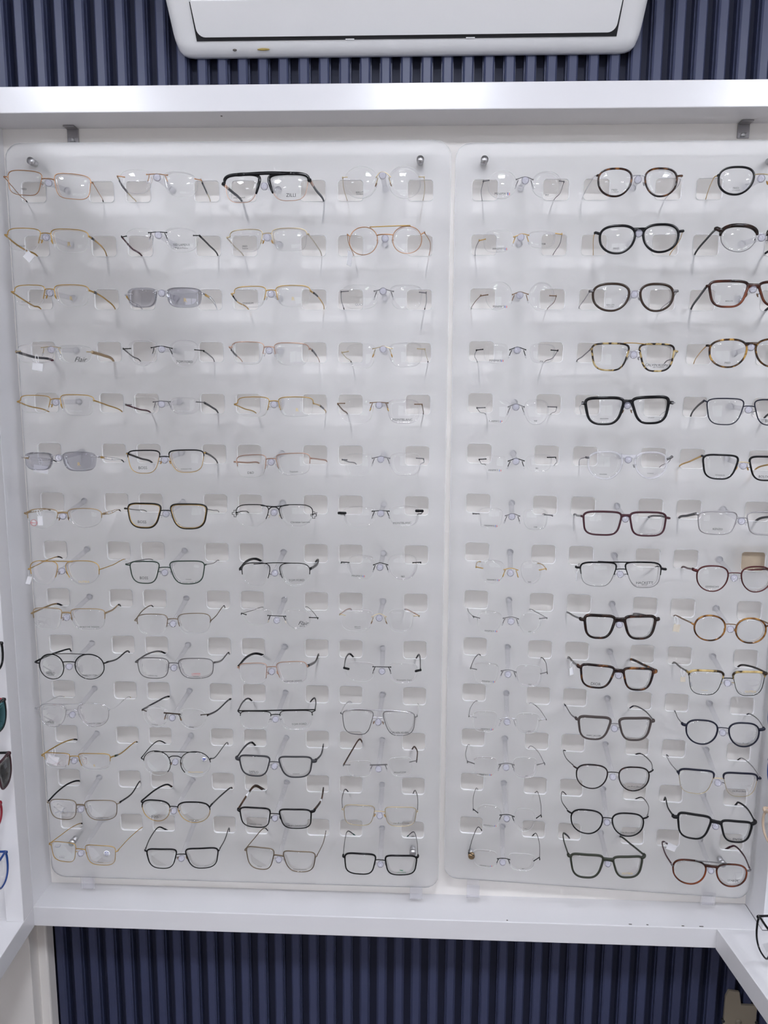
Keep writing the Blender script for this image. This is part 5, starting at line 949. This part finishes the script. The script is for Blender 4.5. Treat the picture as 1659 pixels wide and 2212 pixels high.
G(13,1,'bronze rectangular full-rim glasses with long black temples, thirteenth row, first column',(-31.5,-1167.7,58.4,43.0),(46.5,-1162.3,65.9,42.4),[[-66.0,-90.0,-1158.5],[-59.4,-60.6,-1152.7],[-52.7,-26.1,-1154.0],[-42.6,3.0,-1164.1],[-36.6,29.0,-1197.1]],
 [[81.8,-104.2,-1148.4],[83.9,-46.7,-1161.7],[83.1,3.0,-1161.5],[77.1,29.0,-1194.5]],
 'softrect','F','dbronze',('black','black',0.9,1.8),{'rw':(0.9,0.7),'brw':1.7,'T':[('R','PORSCHE DESIGN',49.8,-1177.8,2.21,'ink')],'ty':-0.096})
G(13,2,'black-browed oval glasses with fine gold lower rims, thirteenth row, second column',(151.2,-1165.6,58.9,44.6),(228.5,-1160.4,64.4,43.7),[[119.2,-87.2,-1153.1],[131.6,-46.6,-1152.5],[141.9,-10.0,-1160.0],[150.1,3.0,-1172.0],[158.0,23.0,-1195.6]],
 [[260.7,-107.0,-1147.3],[264.6,-43.5,-1161.6],[273.6,3.0,-1170.2],[267.6,29.0,-1203.2]],
 'panto','B','black',('black','dbrown',0.65,1.8),{'lo':'gold','rw':(1.3,0.6),'seg':(0.2,0.2),'brm':'black','T':[('L','BOSS',149.0,-1177.8,4.86,'ink'),('L','HUGO BOSS',148.8,-1181.7,1.55,'greyink'),('R','STAINLESS STEEL',228.7,-1176.1,1.99,'ink')],'pads':'amber','ty':-0.14})
G(13,3,'black-browed rectangular glasses with wide brown striped temples, thirteenth row, third column',(344.5,-1174.0,63.4,42.5),(424.1,-1168.7,63.9,41.2),[[309.2,-87.4,-1164.4],[316.6,-52.0,-1158.4],[324.6,-10.0,-1158.4],[338.1,3.0,-1171.6],[348.1,23.0,-1193.4]],
 [[460.1,-106.7,-1151.4],[465.8,-47.0,-1164.4],[464.2,3.0,-1166.5],[458.2,29.0,-1199.5]],
 'rect','F','black',('wood','dbrown',0.5,2.8),{'rw':(1.5,0.9),'lugw':2.5,'T':[('L','STAINLESS STEEL',343.9,-1188.0,3.0,'ink'),('R','HARLEY-DAVIDSON',425.3,-1182.0,3.47,'ink')],'pads':'black','inl':('white',0.28,0.33,1.05),'brm':'black','ty':-0.128})
G(13,4,'thin champagne rectangular glasses with grey hooked temples, thirteenth row, fourth column',(545.4,-1160.4,59.8,42.7),(624.3,-1162.2,60.8,40.5),[[512.9,-98.8,-1151.8],[507.8,-50.0,-1157.5],[509.2,-10.0,-1161.0],[515.1,3.0,-1172.4],[521.5,23.0,-1196.8]],
 [[656.8,-95.1,-1154.0],[657.3,-44.0,-1156.7],[652.5,-10.0,-1159.0],[648.0,3.0,-1173.8],[643.9,23.0,-1199.2]],
 'rect','F','champ',('gun','dgrey',0.6,1.3),{'rw':(0.8,0.6),'T':[('R','Lee Bruce Denis',625.5,-1174.6,3.24,'ink')],'pads':'amber','ty':0.026})
G(13,5,'rimless glasses with black hinge blocks and tall hooked temples, thirteenth row, fifth column',(792.2,-1159.2,46.1,47.9),(858.8,-1161.1,39.1,47.0),[[763.2,-91.5,-1150.6],[765.7,-53.0,-1149.9],[774.4,-10.0,-1151.7],[780.2,3.0,-1161.2],[787.5,23.0,-1185.1]],
 [[890.6,-102.6,-1154.5],[897.8,-51.8,-1157.2],[898.8,-10.0,-1156.1],[895.8,3.0,-1164.4],[891.0,23.0,-1189.6]],
 'panto','N','black',('gun','black',0.75,0.9),{'br':[[812.7,-104.8,-1152.7],[819.1,-105.4,-1151.2],[825.4,-105.9,-1150.5],[831.8,-106.5,-1151.2],[838.6,-107.1,-1153.8]],
 'eL':[[771.1,-100.2,-1153.0],[762.5,-99.5,-1147.0]],
 'eR':[[880.9,-109.7,-1155.6],[889.2,-110.4,-1150.4]],
 'T':[('L', "MINIMA'711",792.5,-1176.9,2.81,'ink'),('R','971',861.8,-1178.6,2.64,'ink')],'ty':-0.087})
G(13,6,'black panto glasses with curled metal temples, thirteenth row, sixth column',(977.0,-1164.5,59.5,50.5),(1051.7,-1163.7,59.7,48.8),[[942.3,-89.6,-1147.9],[938.7,-48.8,-1151.7],[946.9,-10.0,-1154.0],[957.6,3.0,-1166.3],[966.8,23.0,-1188.9]],
 [[1088.1,-104.9,-1146.6],[1105.4,-54.1,-1155.3],[1107.5,-10.0,-1162.5],[1100.0,3.0,-1171.1],[1090.8,23.0,-1193.7]],
 'panto','F','black',('black','black',0.9,1.2),{'rw':(1.4,1.1),'T':[('R','Lee Bruce Denis',1052.4,-1178.4,2.65,'ink')],'brm':'black','ty':-0.105})
G(13,7,'solid black rectangular acetate glasses, thirteenth row, seventh column',(1177.1,-1168.3,61.6,52.3),(1252.2,-1171.7,58.3,45.3),[[1141.0,-89.6,-1153.7],[1144.7,-48.3,-1160.3],[1156.3,3.0,-1167.5],[1162.3,29.0,-1200.5]],
 [[1286.4,-104.5,-1151.8],[1297.8,-46.6,-1159.7],[1297.3,-10.0,-1167.2],[1297.6,3.0,-1178.6],[1298.0,23.0,-1204.6]],
 'way','F','mblack',('mblack','mblack',0.9,2.0),{'rw':(2.1,1.5),'pad':None, 'lugw':3.2,'T':[('R','ENOX',1254.6,-1186.4,4.33,'ink')],'ty':-0.102})
G(14,1,'gold wire rectangular glasses with round white sticker, bottom row, first column',(-36.2,-1258.6,54.9,42.7),(41.5,-1255.9,63.2,42.3),[[-69.3,-87.0,-1248.9],[-58.2,-58.9,-1246.9],[-51.4,-24.1,-1250.5],[-42.6,3.0,-1259.2],[-36.6,29.0,-1292.2]],
 [[76.0,-107.4,-1246.0],[76.5,-45.0,-1256.7],[86.3,3.0,-1262.9],[80.3,29.0,-1295.9]],
 'rect','F','gold',('gold','black',0.7,1.0),{'rw':(0.7,0.55),'T':[('L','Colline',-40.3,-1269.5,3.09,'ink'),('R','Titanium',42.2,-1269.6,2.43,'ink')],'pads':'clear','ty':-0.14})
G(14,2,'black rectangular glasses with arched brow and black temples, bottom row, second column',(160.3,-1263.1,61.5,42.7),(239.5,-1259.5,64.8,43.9),[[125.9,-97.1,-1249.6],[120.7,-55.4,-1251.7],[121.5,-10.0,-1255.7],[131.0,3.0,-1266.6],[140.2,23.0,-1289.2]],
 [[271.9,-96.9,-1245.3],[270.7,-48.2,-1254.2],[266.4,3.0,-1260.4],[260.4,29.0,-1293.4]],
 'square','F','black',('black','black',0.9,1.5),{'rw':(1.4,0.8),'T':[('R','TITANIUM',238.4,-1275.4,1.77,'faint')],'pads':'brown','brm':'black','ty':0.002})
G(14,3,'grey-brown rectangular glasses with slender grey temples, bottom row, third column',(352.6,-1259.9,57.9,47.8),(430.5,-1257.5,64.4,44.1),[[320.5,-88.1,-1249.3],[330.8,-54.6,-1247.4],[341.3,-10.0,-1251.0],[348.5,3.0,-1264.3],[355.2,23.0,-1288.6]],
 [[464.2,-106.4,-1245.9],[468.7,-44.1,-1258.6],[468.9,3.0,-1261.0],[462.9,29.0,-1294.0]],
 'square','F','dbronze',('dbronze','dgrey',0.6,1.2),{'rw':(1.1,0.9),'brw':1.5,'T':[('L','Titanium',351.0,-1275.8,2.08,'ink'),('R','PORSCHE DESIGN',431.7,-1272.6,2.31,'ink')],'pads':'clear','ty':-0.127})
G(14,4,'black rectangular glasses with green temple tips and green print, bottom row, fourth column',(547.2,-1261.0,61.8,45.5),(625.8,-1262.8,62.7,42.8),[[514.4,-99.2,-1248.4],[512.5,-48.8,-1251.6],[514.8,-10.0,-1252.4],[527.5,3.0,-1267.6],[536.5,23.0,-1290.3]],
 [[658.7,-94.8,-1247.5],[657.1,-47.2,-1248.2],[650.7,-10.0,-1249.7],[637.9,3.0,-1267.7],[629.8,23.0,-1291.1]],
 'rect','F','black',('gun','teal',0.72,1.2),{'rw':(1.6,1.0),'lugw':2.2,'T':[('R','LACOSTE',627.2,-1277.1,3.0,'greenink')],'croc':[627.1,-103.8,-1272.8],'brm':'black','ty':0.03})
G(14,5,'rimless glasses with black bridge above the board bottom edge, bottom row, fifth column',(787.5,-1247.0,45.3,36.4),(855.6,-1245.4,49.3,34.6),[[756.6,-88.1,-1243.5],[766.1,-51.6,-1236.8],[780.0,-10.0,-1235.7],[789.9,3.0,-1250.0],[797.9,23.0,-1273.5]],
 [[889.9,-106.8,-1239.6],[899.4,-45.1,-1246.2],[899.0,-10.0,-1246.3],[895.1,3.0,-1257.0],[890.3,23.0,-1282.2]],
 'softrect','N','black',('black','black',0.7,1.0),{'br':[[810.3,-104.6,-1242.6],[816.1,-105.5,-1241.1],[820.6,-106.1,-1240.4],[827.0,-107.0,-1240.4],[832.9,-107.8,-1241.5]],
 'eL':[[765.7,-97.4,-1243.4],[755.9,-96.0,-1239.1]],
 'eR':[[878.4,-113.2,-1240.8],[888.5,-114.6,-1234.7]],
 'T':[('L', "MINIMA'513",786.8,-1261.2,2.64,'ink'),('R','401',858.6,-1258.0,2.46,'ink')],'ty':-0.14})
G(14,6,'olive green square acetate glasses with black edges, bottom row, sixth column',(980.2,-1253.0,64.0,50.9),(1056.9,-1252.6,58.6,46.6),[[945.7,-97.0,-1234.8],[948.4,-40.2,-1241.8],[953.2,-10.0,-1243.7],[966.2,3.0,-1258.4],[975.5,23.0,-1280.9]],
 [[1088.7,-97.0,-1231.2],[1079.9,-47.0,-1242.2],[1068.2,3.0,-1253.8],[1062.2,29.0,-1286.8]],
 'way','F','olive',('olive','dgrey',0.6,2.0),{'rw':(2.1,1.7),'pad':None, 'lugw':3,'T':[('R','OUTIKA',1056.3,-1264.9,4.09,'goldink')],'ty':-0.0})
G(14,7,'reddish-brown round glasses with grey top bar and hang tag, bottom row, seventh column',(1174.9,-1262.0,61.3,52.0),(1250.5,-1261.2,57.5,48.3),[[1143.9,-89.5,-1252.9],[1143.9,-52.5,-1255.2],[1151.5,-10.0,-1257.9],[1164.1,3.0,-1266.2],[1175.8,23.0,-1285.9]],
 [[1284.7,-105.1,-1249.2],[1297.3,-51.2,-1257.0],[1298.5,-10.0,-1262.5],[1293.2,3.0,-1271.1],[1285.9,23.0,-1295.0]],
 'panto','F','redbrown',('dburg','dburg',0.9,2.0),{'rw':(1.6,1.4),'db':[[1183.0,-102.8,-1236.3],[1212.9,-106.1,-1236.0],[1239.0,-109.0,-1236.0]],
 'dbm':'gun','dbw':1.0,'pad':None, 'T':[('R','STARCK',1252.5,-1270.1,3.85,'ink')],'lug':'gun','ty':-0.11})

# round stickers on lenses
def sticker(rc, side, x, z, r, ring):
    pr = PAIRS[rc]; g = pr.geo[side]; y = pr.ysurf(x,z,*g[1:4])-.5
    o = MB().cyl(pr.L((x,y+.15,z)), pr.L((x,y,z)), r*mm, 20).build('sticker', 'white' if ring != 'red' else 'lens_edge', g[6])
    mb = MB()
    if ring == 'blue':
        mb.box(pr.L((x-r*.72,y-.3,z+.1)), pr.L((x+r*.72,y-.1,z+r*.5))); 
        mb.sweep([pr.L((x-r*.6,y-.2,z-r*.7)), pr.L((x+r*.3,y-.2,z-.2))], .5*mm, .1*mm)
        mb.build('print', 'blueink', g[6])
    elif ring == 'red':
        mb.sweep([pr.L((x+r*math.cos(a*math.pi/10),y-.2,z+r*math.sin(a*math.pi/10))) for a in range(20)], .35*mm, .1*mm, closed=True); mb.build('print', 'redink', g[6])
        text('ORANGE', 'redink', pr.L((x,y-.4,z)), 2.4*mm, g[6])
    else:
        mb.sweep([pr.L((x+dx*r,y-.2,z+dz*r)) for dx, dz in ((-.6,.35),(-.2,.62),(.2,.62),(.6,.35))], .55*mm, .1*mm)
        for q in (-1,1): mb.sweep([pr.L((x+q*dx*r,y-.2,z+dz*r)) for dx, dz in ((.1,.25),(.45,.3),(.5,-.2),(.25,-.5),(.1,-.1),(.1,.25))], .28*mm, .1*mm)
        mb.build('print', 'blueink', g[6])
sticker((14, 1),'R',55.8,-1250.3,6.5,'dark')
sticker((12, 2),'R',251.4,-1052.9,4.6,'blue')
sticker((7, 1),'L',-49.8,-602.3,5.7,'red')

# price tags looped round temples
def price_tag(label, c, w_, h_, rot, turn, mat, top):
    t = thing('price_tag', label, 'price tag', c, 'price tags on the glasses'); R_ = Matrix.Rotation(turn, 3, 'Z') @ Matrix.Rotation(-math.radians(rot), 3, 'Y')
    mb = MB().box((-w_/2,-.0003,-h_/2), (w_/2,.0003,h_/2)); mb.v = [tuple(R_ @ Vector(v)) for v in mb.v]
    mb.build('card', mat, t, False)
    a = R_ @ Vector((0,0,h_/2-.001)); b = Vector(top)-Vector(c)
    n_ = Vector((b.z-a.z,0,a.x-b.x)).normalized()*.0022
    pts = [a, a.lerp(b,.3)+n_, a.lerp(b,.8)+n_*1.2, b+(b-a).normalized()*.002, a.lerp(b,.8)-n_*1.2, a.lerp(b,.3)-n_, a]
    MB().sweep(spline(pts,4), .0005, .0005).build('loop', 'white', t)
price_tag('white diamond price tag hanging from the gold glasses in the second row',[-0.0515, -0.06, -0.1264],0.0152,0.0152,45,0.0,'tag_paper',[-0.0544, -0.06, -0.1149])
price_tag('narrow white price tag on the copper double-bridge round glasses',[0.5241, -0.055, -0.1297],0.0123,0.0245,-12,1.0,'tag_paper',[0.522, -0.055, -0.1149])
price_tag('white looped price tag on the wide brown temple, fourth row',[-0.048, -0.06, -0.3208],0.0196,0.0137,-8,0.0,'tag_paper',[-0.0487, -0.06, -0.3001])
price_tag('pale price tag under the grey-tinted lattice glasses, sixth row',[-0.0536, -0.06, -0.5087],0.0275,0.0142,-8,0.0,'tag_paper',[-0.0537, -0.06, -0.4901])
price_tag('white price tag behind the red sticker, seventh row',[-0.0609, -0.06, -0.6063],0.0098,0.0181,0,0.0,'tag_paper',[-0.064, -0.06, -0.5864])
price_tag('small white price tag at the left edge, eighth row',[-0.0773, -0.085, -0.7155],0.0078,0.0147,-18,0.6,'tag_paper',[-0.0744, -0.085, -0.6943])
price_tag('narrow white price tag left of the black navigator glasses',[0.9434, -0.07, -0.6964],0.0035,0.0164,4,0.9,'tag_paper',[0.9443, -0.07, -0.6783])
price_tag('cream price tag on the light amber oval glasses',[1.1382, -0.05, -0.7973],0.0122,0.0145,-8,0.0,'cream',[1.1352, -0.05, -0.7762])
price_tag('small clear-cased price tag on the glossy tortoiseshell square glasses',[0.9465, -0.05, -0.8863],0.0089,0.0145,6,0.5,'tag_paper',[0.947, -0.05, -0.869])
price_tag('cream price tag looped on the gold-and-tortoise browline glasses',[1.1528, -0.06, -0.894],0.0094,0.0098,2,0.0,'cream',[1.1503, -0.06, -0.8734])
price_tag('pale price tag on the gold temple, twelfth row',[-0.0661, -0.06, -1.0865],0.0225,0.0184,-18,0.0,'tag_paper',[-0.0622, -0.06, -1.0627])
price_tag('white price tag on the reddish-brown round glasses, bottom row',[1.1671, -0.02, -1.2616],0.0186,0.0137,-20,0.0,'tag_paper',[1.1536, -0.02, -1.2525])
# glasses in the side niches, facing across the room
def side_pair(label, corner, sgn, f, tint, sh, w_, h_, t, rw):
    hw = w_+9; x0 = 0.0
    Lb = (-(w_/2+9), 0, w_, h_); Rb = (w_/2+9, 0, w_, h_); zt = h_/2-6
    def T(s_): return [[s_*(hw+1),-97,zt],[s_*(hw+2),-50,zt-2],[s_*(hw),3,zt-6],[s_*(hw-3),28,zt-26]]
    p = Pair(label, Lb, Rb, T(-1), T(1), sh, 'F', f, t, {'rw':rw,'tint':tint,'pad':None}, 'glasses in the side niches')
    p.root.rotation_euler.z = sgn*math.pi/2+(math.radians(3.4) if sgn > 0 else math.radians(6))
    # bring the far outer top corner to its place
    loc = Vector((sgn*hw, 0, zt+4-Lb[3]*.25))*mm; R_ = p.root.rotation_euler.to_matrix()
    p.root.location = Vector(corner)-R_ @ loc
    root = lu if sgn > 0 else ru
    bz = p.root.location+R_ @ Vector((0,-.002,-.004)); iv = (Matrix.Translation(root.location) @ root.rotation_euler.to_matrix().to_4x4()).inverted()
    q = iv @ bz; far = Vector((-.334 if sgn > 0 else .429, q.y, q.z)); MB().cyl(far, q, .0045).ball(q, .0058).build('peg', 'acrylic_rod', root)
side_pair('black-framed clear glasses at the left edge, topmost of the side niche',(-0.1096, -0.125, -0.8207),1,'black','clear','way',56,50,('black', 'black', 0.9, 2),(2.2, 1.8))
side_pair('black sunglasses with teal lenses at the left picture edge',(-0.1121, -0.125, -0.9304),1,'black','teal','way',58,56,('red', 'black', 0.3, 2.2),(2.4, 1.8))
side_pair('dark plum sunglasses with smoky lenses at the left picture edge',(-0.1097, -0.125, -1.0369),1,'dburg','dark','way',60,60,('black', 'black', 0.9, 2.4),(2.4, 1.8))
side_pair('red-framed glasses barely showing at the left picture edge',(-0.1346, -0.125, -1.1372),1,'red','clear','panto',54,44,('dburg', 'black', 0.9, 2),(2.2, 1.8))
side_pair('blue-framed clear glasses lowest at the left picture edge',(-0.1301, -0.125, -1.2407),1,'blue','clear','way',56,60,('blue', 'navy', 0.9, 2.2),(2.0, 1.6))
side_pair('blue-framed glasses, upper of two at the right picture edge',(1.2807, -0.125, -0.9121),-1,'blue','teal','way',56,52,('blue', 'navy', 0.9, 2.2),(2.4, 1.8))
side_pair('blue-framed glasses, lower of two at the right picture edge',(1.288, -0.125, -1.0145),-1,'blue','teal','way',56,52,('blue', 'navy', 0.9, 2.2),(2.4, 1.8))
side_pair('beige-framed glasses at the right picture edge',(1.2865, -0.125, -1.1103),-1,'beige','clear','panto',56,58,('beige', 'beige', 0.9, 2.2),(2.6, 2.0))
side_pair('black-framed clear glasses standing lowest in the right side niche',(1.2917, -0.125, -1.3286),-1,'black','clear','way',60,64,('black', 'black', 0.9, 2.2),(2.0, 1.5))
